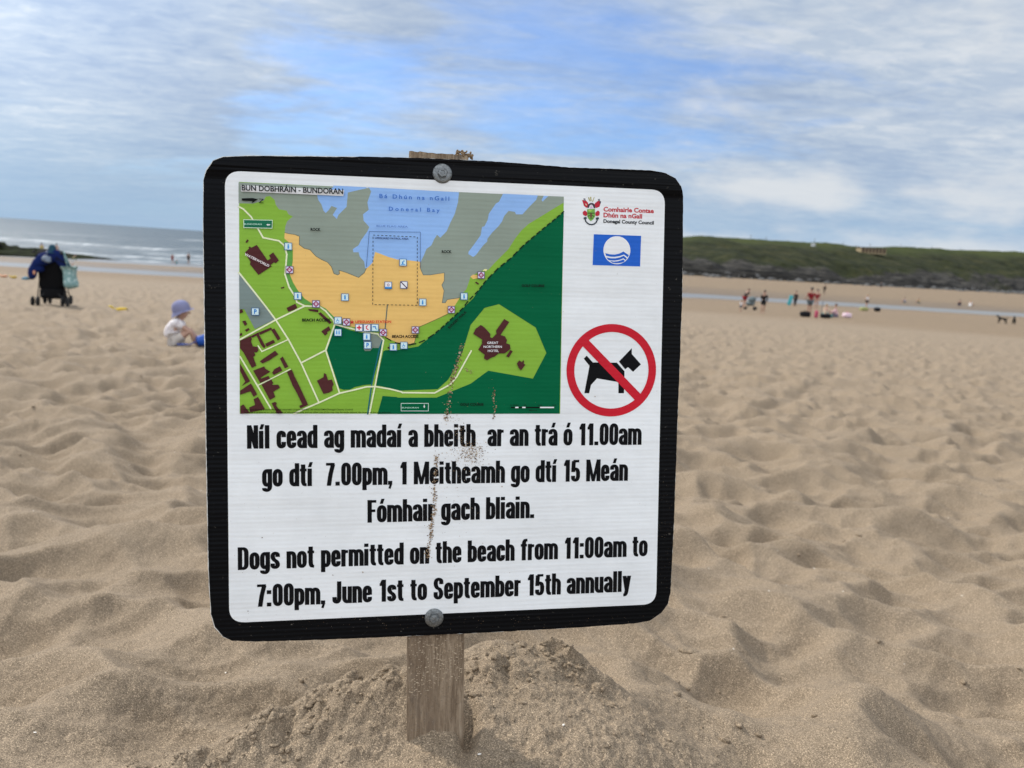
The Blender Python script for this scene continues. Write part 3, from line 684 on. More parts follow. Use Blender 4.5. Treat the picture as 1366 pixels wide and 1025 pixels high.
road(A_([(52, 215), (90, 235), (150, 295), (165, 322)])); road(A_([(203, 388), (245, 460), (370, 485), (412, 522), (432, 592), (425, 680), (418, 750), (450, 850), (500, 930)])+C_([(512, 50), (575, 80), (690, 85), (740, 120), (800, 190), (812, 225), (740, 430), (850, 770)]))
road(A_([(52, 735), (160, 870), (270, 1010)])+C_([(345, 190), (445, 345), (545, 530), (687, 845)])); road(C_([(62, 345), (345, 190), (575, 80)]))
road(C_([(205, 395), (235, 440), (445, 345)]), 0.0015); road(C_([(545, 530), (740, 430)])); road(C_([(62, 480), (200, 710), (305, 890)])); road(C_([(200, 710), (460, 580)]), 0.0013)
road(C_([(490, 932), (580, 890), (687, 845), (850, 770), (960, 745), (1060, 720), (1130, 717), (1250, 737), (1340, 760)])+D_([(40, 765), (295, 768), (420, 700), (470, 640), (585, 435)]))
road(C_([(812, 225), (870, 240), (980, 268), (1060, 288), (1150, 300), (1198, 350), (1130, 715), (1085, 935)]))
for q in (A_([(100, 578), (135, 545), (130, 535), (140, 530), (150, 540), (195, 517), (280, 640), (305, 625), (292, 600), (325, 577), (370, 640), (345, 662), (330, 655), (300, 680), (315, 685), (208, 755), (140, 670), (145, 650)]),
          A_([(105, 495), (120, 473), (132, 483), (115, 502)]), A_([(385, 855), (412, 848), (412, 858), (388, 864)]), B_([(615, 815), (625, 808), (648, 825), (638, 832)]),
          C_([(430, 95), (500, 62), (515, 92), (495, 108), (445, 125)]), C_([(600, 103), (680, 110), (680, 130), (610, 118)]), C_([(680, 140), (700, 130), (790, 210), (770, 222)]), C_([(705, 280), (765, 240), (780, 270), (752, 285), (755, 298), (735, 315)]),
          C_([(80, 200), (105, 195), (120, 225), (100, 237)]), C_([(100, 270), (130, 253), (140, 268), (112, 285)]), C_([(60, 110), (80, 105), (88, 130), (60, 140)]), C_([(60, 300), (78, 292), (80, 312), (60, 318)]), C_([(1230, 405), (1245, 402), (1245, 417), (1230, 417)]),
          E_([(90, 125), (215, 70), (225, 110), (215, 130), (235, 190), (290, 195), (300, 240), (275, 260), (250, 255), (265, 290), (240, 310), (275, 410), (225, 435), (130, 260), (90, 210)]),
          E_([(270, 50), (300, 45), (380, 190), (365, 215), (330, 175)]), E_([(215, 72), (300, 30), (312, 50), (230, 92)]), E_([(305, 30), (440, -25), (460, -5), (320, 58)]), E_([(445, 5), (480, -15), (550, 100), (520, 125)]), E_([(375, 160), (470, 115), (490, 145), (395, 195)]),
          E_([(315, 360), (385, 310), (490, 238), (525, 280), (420, 350), (345, 385)]), E_([(545, 330), (575, 305), (640, 420), (600, 440)]), E_([(455, 490), (480, 450), (545, 415), (570, 465), (475, 515)]),
          E_([(240, 465), (365, 418), (380, 445), (435, 478), (325, 545), (330, 556), (415, 525), (430, 560), (320, 605)]), E_([(335, 625), (445, 565), (470, 610), (455, 618), (465, 628), (525, 625), (545, 660), (470, 705), (490, 765), (430, 800)]),
          E_([(625, 480), (680, 455), (710, 530), (765, 640), (865, 855), (775, 895), (765, 865), (800, 850), (770, 790), (720, 690), (690, 640)]),
          E_([(965, 580), (1040, 540), (1045, 495), (1070, 505), (1090, 575), (1135, 565), (1155, 625), (1140, 650), (1145, 690), (1105, 715), (1040, 732)]),
          E_([(90, 385), (205, 585), (110, 640), (150, 590), (92, 470)]), E_([(90, 695), (215, 610), (285, 735), (245, 765), (210, 700), (92, 740)]), E_([(245, 790), (295, 765), (375, 905), (205, 940), (195, 885), (262, 855)]),
          E_([(95, 870), (130, 850), (165, 900), (205, 950), (95, 958)]), E_([(450, 835), (490, 820), (508, 835), (500, 860), (520, 890), (570, 935), (570, 955), (510, 955)]),
          D_([(600, 300), (620, 260), (640, 245), (660, 230), (690, 250), (735, 300), (735, 328), (750, 333), (785, 300), (780, 275), (845, 183), (885, 207), (815, 310), (850, 320), (868, 350), (860, 375), (890, 385), (895, 420), (850, 455), (800, 455), (770, 480), (740, 490), (710, 510), (685, 495), (690, 465), (640, 425), (670, 375), (670, 345)]),
          D_([(860, 478), (895, 427), (913, 438), (882, 487)]), D_([(945, 535), (965, 510), (985, 525), (995, 508), (1002, 515), (1000, 535), (1012, 545), (978, 590), (960, 570)])):
    mp.poly(q, BROWN)
# footpath, restricted zones
DOT = (20, 40, 30)
mp.line(B_([(1318, 252), (1250, 310), (1130, 408), (1000, 518), (900, 620), (800, 700), (700, 800), (640, 880), (560, 962)])+D_([(520, 95), (440, 170), (370, 235), (290, 303), (220, 350), (150, 378), (60, 395), (0, 372)]), 0.0015, DOT, dash=(0.0068, 0.0030))
NAVY = (35, 60, 110)
mp.line(A_([(1062, 690), (1085, 412)])+B_([(182, 417), (182, 700)]), 0.0005, NAVY)
mp.line(A_([(1112, 990), (1115, 440)])+B_([(158, 455), (158, 995)])+A_([(1112, 990)]), 0.0008, (40, 40, 45), dash=(0.0026, 0.0022))
# signs on the map
mp.poly(A_([(90, 316), (321, 321), (319, 389), (91, 384)]), (190, 220, 185)); mp.poly(A_([(95, 321), (317, 326), (315, 384), (96, 379)]), (0, 92, 62))
mp.poly(D_([(28, 848), (248, 848), (247, 912), (28, 912)]), (190, 220, 200)); mp.poly(D_([(32, 852), (244, 852), (243, 908), (32, 908)]), DARK)
mp.poly(A_([(272, 358), (285, 350), (285, 355), (302, 355), (302, 363), (285, 363), (285, 369)]), (225, 235, 225)); mp.poly(D_([(205, 874), (213, 888), (221, 874), (216, 874), (216, 860), (210, 860), (210, 874)]), (225, 235, 225))
mp.poly(A_([(72, 46), (887, 86), (880, 132), (72, 96)]), (214, 220, 220))
mp.poly(A_([(78, 150), (165, 148), (198, 155), (212, 152), (155, 190), (162, 172), (78, 168)]), (15, 18, 18))
mp.line(A_([(215, 155), (247, 157)]), 0.0007, (15, 18, 18)); mp.line(A_([(247, 157), (216, 184)]), 0.0009, (15, 18, 18)); mp.line(A_([(215, 184), (248, 186)]), 0.0007, (15, 18, 18))
# pictograms
U = 0.00093
def icon(kind, p):
    cx, cy = p; q = 4.9*U; r = 4.1*U
    fr = (45, 85, 135) if kind not in ('ring',) else (70, 45, 85)
    mp.rect(cx-q, cy-q, cx+q, cy+q, fr)
    if kind == 'ring':
        mp.rect(cx-r, cy-r, cx+r, cy+r, (190, 185, 205)); mp.poly([(cx, cy-r*1.05), (cx+r*1.05, cy), (cx, cy+r*1.05), (cx-r*1.05, cy)], (110, 45, 85))
        mp.disc((cx, cy), r*0.72, (140, 40, 80), 14); mp.disc((cx, cy), r*0.42, (225, 200, 215), 12); mp.rect(cx-r*0.35, cy-r*0.12, cx+r*0.35, cy+r*0.12, (140, 40, 80)); return
    mp.rect(cx-r, cy-r, cx+r, cy+r, (188, 218, 238) if kind not in ('cross', 'phone', 'noswim', 'stop') else (222, 222, 235))
    b = (58, 130, 190); rd = (185, 20, 50)
    if kind == 'info': mp.disc((cx, cy+1.9*U), 1.0*U, b, 10); mp.rect(cx-1.1*U, cy-3.0*U, cx+1.1*U, cy+1.0*U, b)
    if kind == 'wheel': mp.disc((cx-.5*U, cy-1.1*U), 2.0*U, b, 14, 1.4*U); mp.rect(cx-1.1*U, cy-0.4*U, cx-.4*U, cy+2.8*U, b); mp.rect(cx-.4*U, cy-.4*U, cx+1.8*U, cy+.2*U, b)
    if kind == 'wc':
        for d in (-1.5, 1.5): mp.disc((cx+d*U, cy+2.0*U), 0.8*U, b, 8); mp.rect(cx+(d-.8)*U, cy-2.6*U, cx+(d+.8)*U, cy+1.2*U, b)
    if kind == 'tap': mp.rect(cx-3*U, cy+.4*U, cx+1.4*U, cy+2.0*U, (30, 110, 175)); mp.rect(cx+.4*U, cy-2*U, cx+1.6*U, cy+.6*U, (30, 110, 175)); mp.rect(cx+1.4*U, cy-3*U, cx+3*U, cy-1*U, (120, 180, 190))
    if kind == 'cross': mp.rect(cx-3*U, cy-.9*U, cx+3*U, cy+.9*U, rd); mp.rect(cx-.9*U, cy-3*U, cx+.9*U, cy+3*U, rd)
    if kind == 'phone': mp.line([(cx+.8*U, cy+2.8*U), (cx-1.2*U, cy+1.2*U), (cx-.9*U, cy-.9*U), (cx+1.4*U, cy-2.8*U)], 1.3*U, rd)
    if kind == 'P': mp.text('P', (cx-1.7*U, cy-2.7*U), (cx+1.9*U, cy-2.7*U), 5.4*U, (30, 110, 180), 0.03)
    if kind == 'noswim': mp.rect(cx-r, cy-r, cx+r, cy-r*0.45, b); mp.disc((cx, cy+.5*U), 1.7*U, (120, 50, 90), 14, 1.0*U)
    if kind == 'stop': mp.line([(cx-r, cy+r), (cx+r, cy-r)], 1.3*U, (60, 30, 60))
    if kind == 'swim': mp.rect(cx-1.4*U, cy-2.8*U, cx+.6*U, cy+1.2*U, b); mp.disc((cx+1.2*U, cy+1.9*U), 1.0*U, b, 8); mp.rect(cx-3*U, cy-3.2*U, cx+3*U, cy-2.2*U, b)
for kind, f, pts in (('info', A_, [(445, 530), (520, 922), (893, 932)]), ('ring', A_, [(455, 715)]), ('noswim', A_, [(1235, 838)]), ('swim', B_, [(45, 657)]), ('stop', B_, [(52, 835)]), ('ring', B_, [(662, 757)]), ('info', B_, [(527, 925), (200, 972)]),
                     ('ring', D_, [(427, 110), (142, 270)]), ('wheel', D_, [(52, 392)]), ('wheel', C_, [(838, 195)]), ('ring', C_, [(665, 65), (905, 208), (1195, 290)]), ('cross', C_, [(1005, 252)]), ('phone', C_, [(1068, 252)]), ('tap', C_, [(1130, 252)]),
                     ('wc', C_, [(838, 290)]), ('info', C_, [(1065, 322), (1275, 405)]), ('P', C_, [(1072, 390), (187, 125)])):
    for p in f(pts): icon(kind, p)
st = []
sx, sy = C_([(950, 209)])[0]
for k in range(10): a = math.pi/2+k*math.pi/5; q = (3.2 if k % 2 == 0 else 1.4)*U; st.append((sx+q*math.cos(a), sy+q*math.sin(a)))
mp.poly(st, (165, 25, 30))
mp.line(C_([(1215, 330), (1255, 352)]), 0.0014, (25, 30, 20)); mp.line(C_([(1290, 370), (1330, 377)]), 0.0014, (25, 30, 20))
for a, b, c in ((895, 925, 0), (930, 955, 1), (955, 985, 0), (985, 1010, 1), (1012, 1125, 0), (1125, 1235, 1)): mp.poly(D_([(a, 876), (b, 876), (b, 886), (a, 886)]), (225, 230, 225) if c else (10, 12, 10))
mp.build('map_print')
ZT = mp.z+0.00005
K = (18, 20, 20); BT = (48, 96, 170)
def T(body, f, a, b, cap, c=K, bold=0.0, track=1.0): (p, q) = f([a, b]); t = Print(ZT); t.text(body, p, q, cap*U, c, bold, track); t.build('map_lettering')
T('BUN DOBHRÁIN - BUNDORAN', A_, (80, 90), (880, 120), 6.8, K, 0.012)
T('Bá Dhún na nGall', A_, (1165, 150), (1716, 172), 5.2, BT, 0.010, 1.45)
T('Donegal Bay', A_, (1240, 250), (1640, 262), 5.0, BT, 0.010, 1.6)
T('BLUE FLAG AREA', A_, (1143, 378), (1388, 384), 2.4, (70, 100, 160)); T('LIFEGUARD PATROL AREA', A_, (1130, 472), (1396, 480), 2.2, (30, 50, 100), 0.02)
T('ROCK', A_, (623, 408), (702, 410), 3.4, K, 0.026); T('ROCK', B_, (350, 584), (428, 584), 3.4, K, 0.026)
T('GOLF COURSE', B_, (980, 850), (1160, 852), 3.2, K, 0.022); T('GOLF COURSE', D_, (495, 866), (680, 866), 3.2, K, 0.022)
T('BEACH ACCESS', C_, (556, 202), (778, 202), 3.4, K, 0.030); T('BEACH ACCESS', C_, (1265, 331), (1474, 331), 3.4, K, 0.030)
T('LIFEGUARD STATION', C_, (975, 214), (1258, 214), 3.0, (190, 62, 38), 0.026)
T('ROUGEY WALK', D_, (410, 262), (548, 130), 3.0, K, 0.022); T('WATERWORLD', A_, (100, 600), (292, 695), 3.0, (215, 200, 200), 0.012)
T('GREAT', D_, (708, 380), (795, 380), 3.0, (225, 215, 215), 0.004); T('NORTHERN', D_, (680, 411), (824, 411), 3.0, (225, 215, 215), 0.004); T('HOTEL', D_, (713, 443), (800, 443), 3.0, (225, 215, 215), 0.004)
T('BUNDORAN', A_, (98, 362), (238, 364), 2.0, (170, 215, 190)); T('BUNDORAN', D_, (36, 888), (168, 888), 1.8, (170, 215, 190))
T('100   0', D_, (893, 868), (1018, 868), 1.6); T('100', D_, (1112, 868), (1142, 868), 1.6); T('200', D_, (1222, 868), (1252, 868), 1.6); T('Metres', D_, (1040, 908), (1100, 908), 1.6)
T('Ordnance Survey Ireland. All rights reserved. Licence number 2010/02CCMA/Donegal County Council', C_, (95, 904), (955, 903), 2.0, (15, 25, 15), 0.006)
T('This map is prepared for the purpose of information only and no other use of the map may be made without the licence of the map authority', C_, (95, 925), (1255, 925), 2.0, (15, 25, 15), 0.006)

# --- council logo, flag, prohibition disc
cr = Print(0.0008)
RD, BKc, GN = (165, 30, 48), (45, 52, 60), (104, 150, 60)
for q, c in (([(135, 150), (185, 140), (225, 185), (240, 235), (205, 268), (165, 240)], RD), ([(155, 118), (185, 118), (192, 155), (162, 160)], (110, 110, 115)), ([(180, 200), (200, 205), (215, 230), (195, 230)], (200, 180, 150)),
             ([(435, 170), (395, 150), (340, 195), (318, 240), (360, 272), (410, 250)], RD), ([(385, 130), (415, 125), (418, 160), (392, 165)], (110, 110, 115)), ([(415, 160), (435, 170), (425, 205), (408, 190)], (40, 45, 60)),
             ([(228, 105), (250, 165), (262, 160), (245, 100)], (150, 140, 70)), ([(262, 95), (268, 165), (282, 165), (280, 95)], (150, 140, 70)), ([(325, 95), (292, 172), (305, 175), (330, 100)], (150, 140, 70)),
             ([(215, 270), (228, 215), (262, 192), (305, 192), (335, 220), (345, 275), (320, 275), (300, 225), (280, 215), (258, 225), (240, 270)], (60, 45, 55)), ([(255, 275), (280, 225), (305, 275)], (190, 160, 185)),
             ([(143, 335), (180, 308), (212, 340), (217, 380), (195, 402), (150, 378)], RD), ([(343, 345), (385, 310), (412, 335), (408, 385), (370, 402), (345, 390)], RD),
             ([(212, 292), (335, 285), (340, 405), (315, 445), (275, 478), (240, 450), (218, 410)], GN), ([(218, 345), (335, 345), (335, 362), (218, 362)], (55, 80, 40)), ([(265, 355), (285, 355), (288, 420), (262, 420)], (95, 35, 40)),
             ([(225, 395), (262, 375), (262, 390), (235, 412)], (50, 75, 40)), ([(325, 400), (290, 378), (290, 392), (315, 415)], (50, 75, 40)), ([(250, 425), (305, 425), (295, 440), (262, 440)], (50, 75, 40)), ([(225, 315), (255, 300), (300, 315), (262, 330)], (150, 185, 80))):
    cr.poly(F_(q), c)
cr.line(F_([(178, 425), (190, 480), (215, 510), (250, 530), (285, 535), (325, 525), (355, 500), (372, 465), (378, 425)]), 0.0016, BKc); cr.line(F_([(170, 435), (195, 430)]), 0.0026, BKc); cr.line(F_([(362, 440), (388, 435)]), 0.0026, BKc)
cr.build('county_crest')
cl = Print(0.0008)
def T2(body, a, b, cap, c, bold): (p, q) = G_([a, b]); cl.text(body, p, q, cap*U, c, bold)
T2('Comhairle Contae', (415, 270), (845, 285), 5.9, (172, 44, 52), 0.020); T2('Dhún na nGall', (415, 320), (745, 332), 5.9, (172, 44, 52), 0.020); T2('Donegal County Council', (415, 368), (845, 383), 4.6, (25, 28, 32), 0.020)
cl.build('council_lettering')
bf = Print(0.0008)
bf.poly(G_([(326, 462), (743, 476), (734, 746), (316, 734)]), (205, 222, 238)); bf.poly(G_([(332, 466), (737, 480), (728, 742), (322, 730)]), (22, 84, 176))
c0 = G_([(530, 603)])[0]; r0_ = (G_([(645, 603)])[0][0]-G_([(415, 603)])[0][0])/2
bf.disc(c0, r0_, (210, 214, 220), 48)
for top, bot in (([(431, 628), (470, 638), (510, 640), (550, 632), (585, 614), (632, 645)], [(622, 664), (590, 640), (550, 654), (505, 660), (470, 658), (436, 650)]),
                 ([(440, 665), (480, 672), (520, 672), (555, 664), (588, 650), (614, 672)], [(606, 688), (585, 672), (550, 686), (510, 692), (470, 690), (455, 686)]),
                 ([(468, 694), (500, 700), (535, 698), (562, 690), (584, 682), (598, 694)], [(585, 706), (555, 712), (520, 714), (490, 710)])):
    bf.poly(G_(top+bot), (22, 84, 176))
bf.build('blue_flag_emblem')
nd_ = Print(0.0008)
dog = Print(0.0008); dog.poly(H_([(247, 440), (272, 415), (325, 472), (530, 474), (595, 548), (590, 735), (543, 735), (543, 640), (360, 608), (308, 665), (293, 735), (252, 735), (296, 500)]), (14, 14, 16))
dog.poly(H_([(547, 465), (657, 350), (657, 400), (735, 488), (668, 552), (625, 512), (600, 530)]), (14, 14, 16))
cc = H_([(485, 540)])[0]; qa = H_([(105, 530), (865, 550)]); qb = H_([(490, 143), (475, 937)]); ro = ((qa[1][0]-qa[0][0])+(qb[0][1]-qb[1][1]))/4
nd_.z = 0.0010; nd_.disc(cc, ro, (176, 14, 34), 72, ro*0.828)
a_, b_ = H_([(258, 302), (715, 775)]); nd_.z = 0.00104; nd_.line([Vector(a_).lerp(Vector(cc), 0.02), b_], ro*0.185, (176, 14, 34))
ndo = nd_.build('no_dogs_symbol'); dog.build('dog_silhouette', ndo)

# --- condensed heavy notice lettering, drawn with an elliptical pen
Lx, Rx, Bt, Tp = 8.5, 31.5, 6.2, 69.8
def bowl(x0=Lx, x1=Rx, y0=Bt, y1=Tp): return ('c', [(x0, y0), (x1, y0), (x1, y1), (x0, y1)])
def stem(x, y0, y1): return ('s', [(x, y0), (x, y1)])
AC = lambda x: ('s', [(x-1, 82), (x+6, 104)])
BAR = lambda x0, x1, y: ('b', [(x0, y), (x1, y)])
GL = {
 'o': (40, [bowl()]), 'n': (40, [stem(Lx, 0, 76), ('r', [(Lx, 42), (Lx, Tp), (Rx, Tp), (Rx, 0)])]), 'u': (40, [stem(Rx, 0, 76), ('r', [(Rx, 34), (Rx, Bt), (Lx, Bt), (Lx, 76)])]),
 'm': (63, [stem(Lx, 0, 76), ('r', [(Lx, 42), (Lx, Tp), (31.5, Tp), (31.5, 0)]), ('r', [(31.5, 42), (31.5, Tp), (54.5, Tp), (54.5, 0)])]),
 'h': (40, [stem(Lx, 0, 100), ('r', [(Lx, 42), (Lx, Tp), (Rx, Tp), (Rx, 0)])]), 'i': (19, [stem(Lx, 0, 76), stem(Lx, 85, 100)]), 'í': (21, [stem(Lx, 0, 76), AC(9)]), 'l': (19, [stem(Lx, 0, 100)]),
 'r': (28, [stem(Lx, 0, 76), ('r', [(Lx, 40), (Lx, 67), (28, 67)])]), 'c': (38, [('r', [(29, 48), (29, Tp), (Lx, Tp), (Lx, Bt), (29, Bt), (29, 28)])]),
 'e': (39.5, [BAR(12, 30, 38), ('r', [(30, 34), (30, Tp), (Lx, Tp), (Lx, Bt), (30, Bt), (30, 25)])]),
 'a': (40, [('r', [(Lx, 52), (Lx, Tp), (Rx, Tp), (Rx, 0)]), ('r', [(Rx, 43), (Lx, 38), (Lx, Bt), (Rx-3, Bt), (Rx-1, 24)])]),
 'd': (40, [stem(Rx, 0, 100), bowl()]), 'b': (40, [stem(Lx, 0, 100), bowl()]), 'p': (40, [stem(Lx, -22, 76), bowl()]), 'g': (40, [bowl(), ('r', [(Rx, 76), (Rx, -15.5), (Lx, -15.5), (Lx, -5)])]),
 't': (29, [('r', [(13.5, 94), (13.5, Bt), (28, Bt)]), BAR(0, 28, 70)]), 'f': (30, [('r', [(30, 93.8), (14, 93.8), (14, 0)]), BAR(0, 28, 70)]),
 's': (38, [('r', [(29, 53), (29, Tp), (Lx, Tp), (Lx, 42), (29, 32), (29, Bt), (Lx, Bt), (Lx, 24)])]),
 'y': (38, [('s', [(8, 76), (20, 6)]), ('s', [(30, 76), (18, -2)]), ('r', [(19, 4), (15, -15.5), (4, -15.5)])]),
 'N': (46, [stem(9.5, 0, 100), stem(36.5, 0, 100), ('s', [(10, 97), (36, 3)])]), 'M': (66, [stem(9.0, 0, 100), stem(57, 0, 100), ('d', [(11, 99), (33, 0)]), ('d', [(55, 99), (33, 0)])]),
 'F': (38, [stem(10, 0, 100), BAR(12, 38, 93.5), BAR(12, 34, 52)]), 'D': (46, [stem(10, 0, 100), ('r', [(10, 93.5), (36, 93.5), (36, 6.5), (10, 6.5)])]),
 'J': (38, [('r', [(28, 100), (28, Bt), (8.5, Bt), (8.5, 30)])]), 'S': (44, [('r', [(34.5, 70), (34, 93.5), (10, 93.5), (10, 56), (34, 44), (34, Bt), (10, Bt), (10, 34)])]),
 '0': (42, [bowl(9.5, 32.5, Bt, 93.5)]), '1': (34, [stem(22, 0, 100), ('b', [(4, 78), (22, 78)]), ('s', [(14, 80), (20, 97)])]), '5': (42, [BAR(10, 37, 93.5), ('s', [(12, 94), (10, 50)]), ('r', [(10, 44), (10, 58), (32.5, 58), (32.5, Bt), (9.5, Bt), (9.5, 27)])]),
 '7': (39, [BAR(2, 38, 93.5), ('s', [(31, 92), (21, 50), (14, 0)])]), '.': (20, [stem(Lx, 0, 17)]), ':': (20, [stem(Lx, 0, 17), stem(Lx, 55, 72)]), ',': (20, [stem(Lx, 0, 17), ('t', [(13, 6), (6, -17)])]), ' ': (22, [])}
GL['á'] = (40, GL['a'][1]+[AC(19)]); GL['ó'] = (40, GL['o'][1]+[AC(19)])
def rounded(pts, closed, cx=11.5, cy=20.0):
    out = []; n = len(pts)
    for k in range(n):
        p = Vector(pts[k])
        if not closed and k in (0, n-1): out.append(p); continue
        a, b = Vector(pts[(k-1) % n]), Vector(pts[(k+1) % n])
        def cutp(q):
            d = q-p; l = d.length; lim = cx if abs(d.x) > abs(d.y) else cy; return p+d*min(lim/l, 0.5)
        A, B = cutp(a), cutp(b)
        for t in (0, .15, .3, .45, .6, .75, .9, 1.0):
            kap = 0.56; c1 = A+(p-A)*kap; c2 = B+(p-B)*kap
            out.append(A*(1-t)**3+c1*3*t*(1-t)**2+c2*3*t*t*(1-t)+B*t**3)
    q = [out[0]]
    for p in out[1:]:
        if (p-q[-1]).length > 0.05: q.append(p)
    return q
def notice(body, a, b, cap_px, idx):
    p0, p1 = Vector(L(*a)), Vector(L(*b)); w = sum(GL[c][0]+3.2 for c in body)-3.2-(GL[body[-1]][0]-GL[body[-1]][0])
    k = (p1-p0).length/w; ky = cap_px*U/100; ex = (p1-p0).normalized(); ey = Vector((-ex.y, ex.x)); pr = Print(0.0009); i_ = pr.mi((14, 14, 16)); x = 0; cnt = 0
    rng = random.Random(idx)
    for ch in body:
        adv, strokes = GL[ch]
        for kind, pts in strokes:
            cnt += 1; z = 0.0009+(cnt % 9)*0.000018
            closed = kind == 'c'; q = rounded(pts, closed) if kind in 'cr' else [Vector(p) for p in pts]
            pa, pb = 9.1, 6.4
            if kind == 't': pa = pb = 5.0
            if kind == 'b': pb = 5.8
            n = len(q); Lf, Rt = [], []
            for j in range(n):
                if closed: t = q[(j+1) % n]-q[j-1]
                else: t = q[min(j+1, n-1)]-q[max(j-1, 0)]
                t.normalize(); nrm = Vector((-t.y, t.x)); den = math.sqrt((pa*nrm.x)**2+(pb*nrm.y)**2)
                off = Vector((pa*pa*nrm.x, pb*pb*nrm.y))/den
                if kind == 'd': off = Vector((math.copysign(7.0, nrm.x), 0))
                if kind in 's' and abs(nrm.x) > 0.2 and n <= 3: off = Vector((math.copysign(min(den/abs(nrm.x), 13) if abs(nrm.y) > 0.05 else pa, nrm.x), 0))   # stems end level
                if kind == 's' and ch in 'íáó' and min(p.y for p in pts_ev(pts)) > 80: off = off*0.72
                Lf.append(q[j]+off); Rt.append(q[j]-off)
            mk = lambda p: pr.bm.verts.new(((p0+ex*(x+p.x)*k+ey*p.y*ky).x, (p0+ex*(x+p.x)*k+ey*p.y*ky).y, z))
            lv, rv = [mk(p) for p in Lf], [mk(p) for p in Rt]
            for j in range(n if closed else n-1): pr.bm.faces.new((lv[j], lv[(j+1) % n], rv[(j+1) % n], rv[j])).material_index = i_
        x += adv+3.2
    return pr.build('notice_lettering')
def pts_ev(p): return [Vector(q) for q in p]
notice('Níl cead ag madaí a bheith  ar an trá ó 11.00am', (329.6, 598.7), (855.2, 593.4), 31.0, 1)
notice('go dtí  7.00pm, 1 Meitheamh go dtí 15 Meán', (350, 649.5), (837, 641.3), 31.0, 2)
notice('Fómhair gach bliain.', (490, 697.3), (713, 691), 31.0, 3)
notice('Dogs not permitted on the beach from 11:00am to', (317.2, 760.5), (863.2, 741.8), 30.5, 4)
notice('7:00pm, June 1st to September 15th annually', (342.6, 809.5), (840.8, 789), 30.5, 5)

# --- bolts
galv = mat('galvanised_steel', (0.20, 0.21, 0.21), 0.50, 0.85, nscale=400, namp=0.35, bump=0.0004, bscale=500)
for (bx0, by0), rz in (((590, 232), 0.25), ((579, 824), 0.1)):
    c = L(bx0, by0)
    mb = MB(); mb.lathe([(0.0060, 0.0024), (0.0063, 0.0030), (0.0063, 0.0078), (0.0054, 0.0088), (0.0030, 0.0090), (0.0026, 0.0082)], (c[0], c[1], 0), seg=6, rot=Matrix.Rotation(rz, 3, 'Z'))
    bo = mb.build('bolt', galv, sign)
    mb = MB(); mb.lathe([(0.0118, 0.0004), (0.0122, 0.0010), (0.0118, 0.0020), (0.0096, 0.0028), (0.0086, 0.0030), (0.0070, 0.0032)], (c[0], c[1], 0), seg=40); mb.build('washer', galv, bo, True)

# --- post
m = bpy.data.materials.new('weathered_wood'); m.use_nodes = True; g = NG(m.node_tree); b = m.node_tree.nodes['Principled BSDF']
tc = g.n('ShaderNodeTexCoord').outputs['Object']
gv = g.n('ShaderNodeMapping', {0: tc, 'Scale': (1, 0.07, 1)}).outputs[0]
gn = g.noise(gv, 190, 7, 0.72, 1.6); g2 = g.noise(gv, 32, 4, 0.6)
c = g.ramp(gn, [(0.28, (0.07, 0.045, 0.027)), (0.42, (0.20, 0.145, 0.095)), (0.56, (0.33, 0.250, 0.170)), (0.74, (0.46, 0.375, 0.275))])
c = g.mix(g.n('ShaderNodeMapRange', {0: g2, 1: 0.4, 2: 0.62, 3: 0.0, 4: 0.65}).outputs[0], c, (0.16, 0.112, 0.074, 1))
kn = g.n('ShaderNodeMapRange', {0: g.noise(g.n('ShaderNodeMapping', {0: tc, 'Scale': (1, 0.3, 1)}).outputs[0], 26, 5, 0.7), 1: 0.56, 2: 0.70, 3: 0.0, 4: 0.7}).outputs[0]
c = g.mix(kn, c, (0.13, 0.105, 0.085, 1))
gsd = g.n('ShaderNodeMapRange', {0: g.noise(tc, 520, 4, 0.75), 1: 0.58, 2: 0.64, 3: 0.0, 4: 0.75}).outputs[0]
low = g.n('ShaderNodeMapRange', {0: g.n('ShaderNodeSeparateXYZ', {0: tc}).outputs[1], 1: 0.0, 2: 0.09, 3: 1.0, 4: 0.15}).outputs[0]
c = g.mix(g.math('MULTIPLY', gsd, low), c, (0.42, 0.34, 0.25, 1))
m.node_tree.links.new(c, b.inputs['Base Color']); b.inputs['Roughness'].default_value = 0.9; b.inputs['Specular IOR Level'].default_value = 0.2
m.node_tree.links.new(g.n('ShaderNodeBump', {'Height': g.math('ADD', gn, g.math('MULTIPLY', gsd, 0.5)), 'Distance': 0.0012, 'Strength': 1.0}).outputs[0], b.inputs['Normal'])
gm_post = mat('clinging_sand', (0.42, 0.33, 0.23), 0.95, nscale=900, namp=0.6)
bm = bmesh.new(); rng = random.Random(4)
x0, x1 = 0.2185-BU, 0.2925-BU; yt, yb = BV+0.0355, -0.12; nxs = 22; nys = 60; zf, zb_ = -0.0052, -0.0270
rows = []
for j in range(nys+1):
    y = yb+(yt-yb)*j/nys; ring = []
    for i in range(nxs+1):
        xx = x0+(x1-x0)*i/nxs; tp = (0.0004*math.sin(i*1.7)+rng.uniform(-0.0005, 0.0005)-0.0022*(i/nxs)) if j == nys else 0
        ring.append((xx, y+tp, zf+rng.uniform(-0.00015, 0.00015)-(0.0012 if i in (0, nxs) else 0)))
    for i in range(nxs+1):
        xx = x1-(x1-x0)*i/nxs; tp = (0.0004*math.sin(i*2.3)+rng.uniform(-0.0006, 0.0006)) if j == nys else 0
        ring.append((xx, y+tp, zb_+(0.0012 if i in (0, nxs) else 0)))
    rows.append([bm.verts.new(p) for p in ring])
for r1, r2 in zip(rows[:-1], rows[1:]):
    n = len(r1)
    for i in range(n): bm.faces.new((r1[i], r1[(i+1) % n], r2[(i+1) % n], r2[i]))
bm.faces.new(rows[0]); top = rows[-1]; n = len(top)
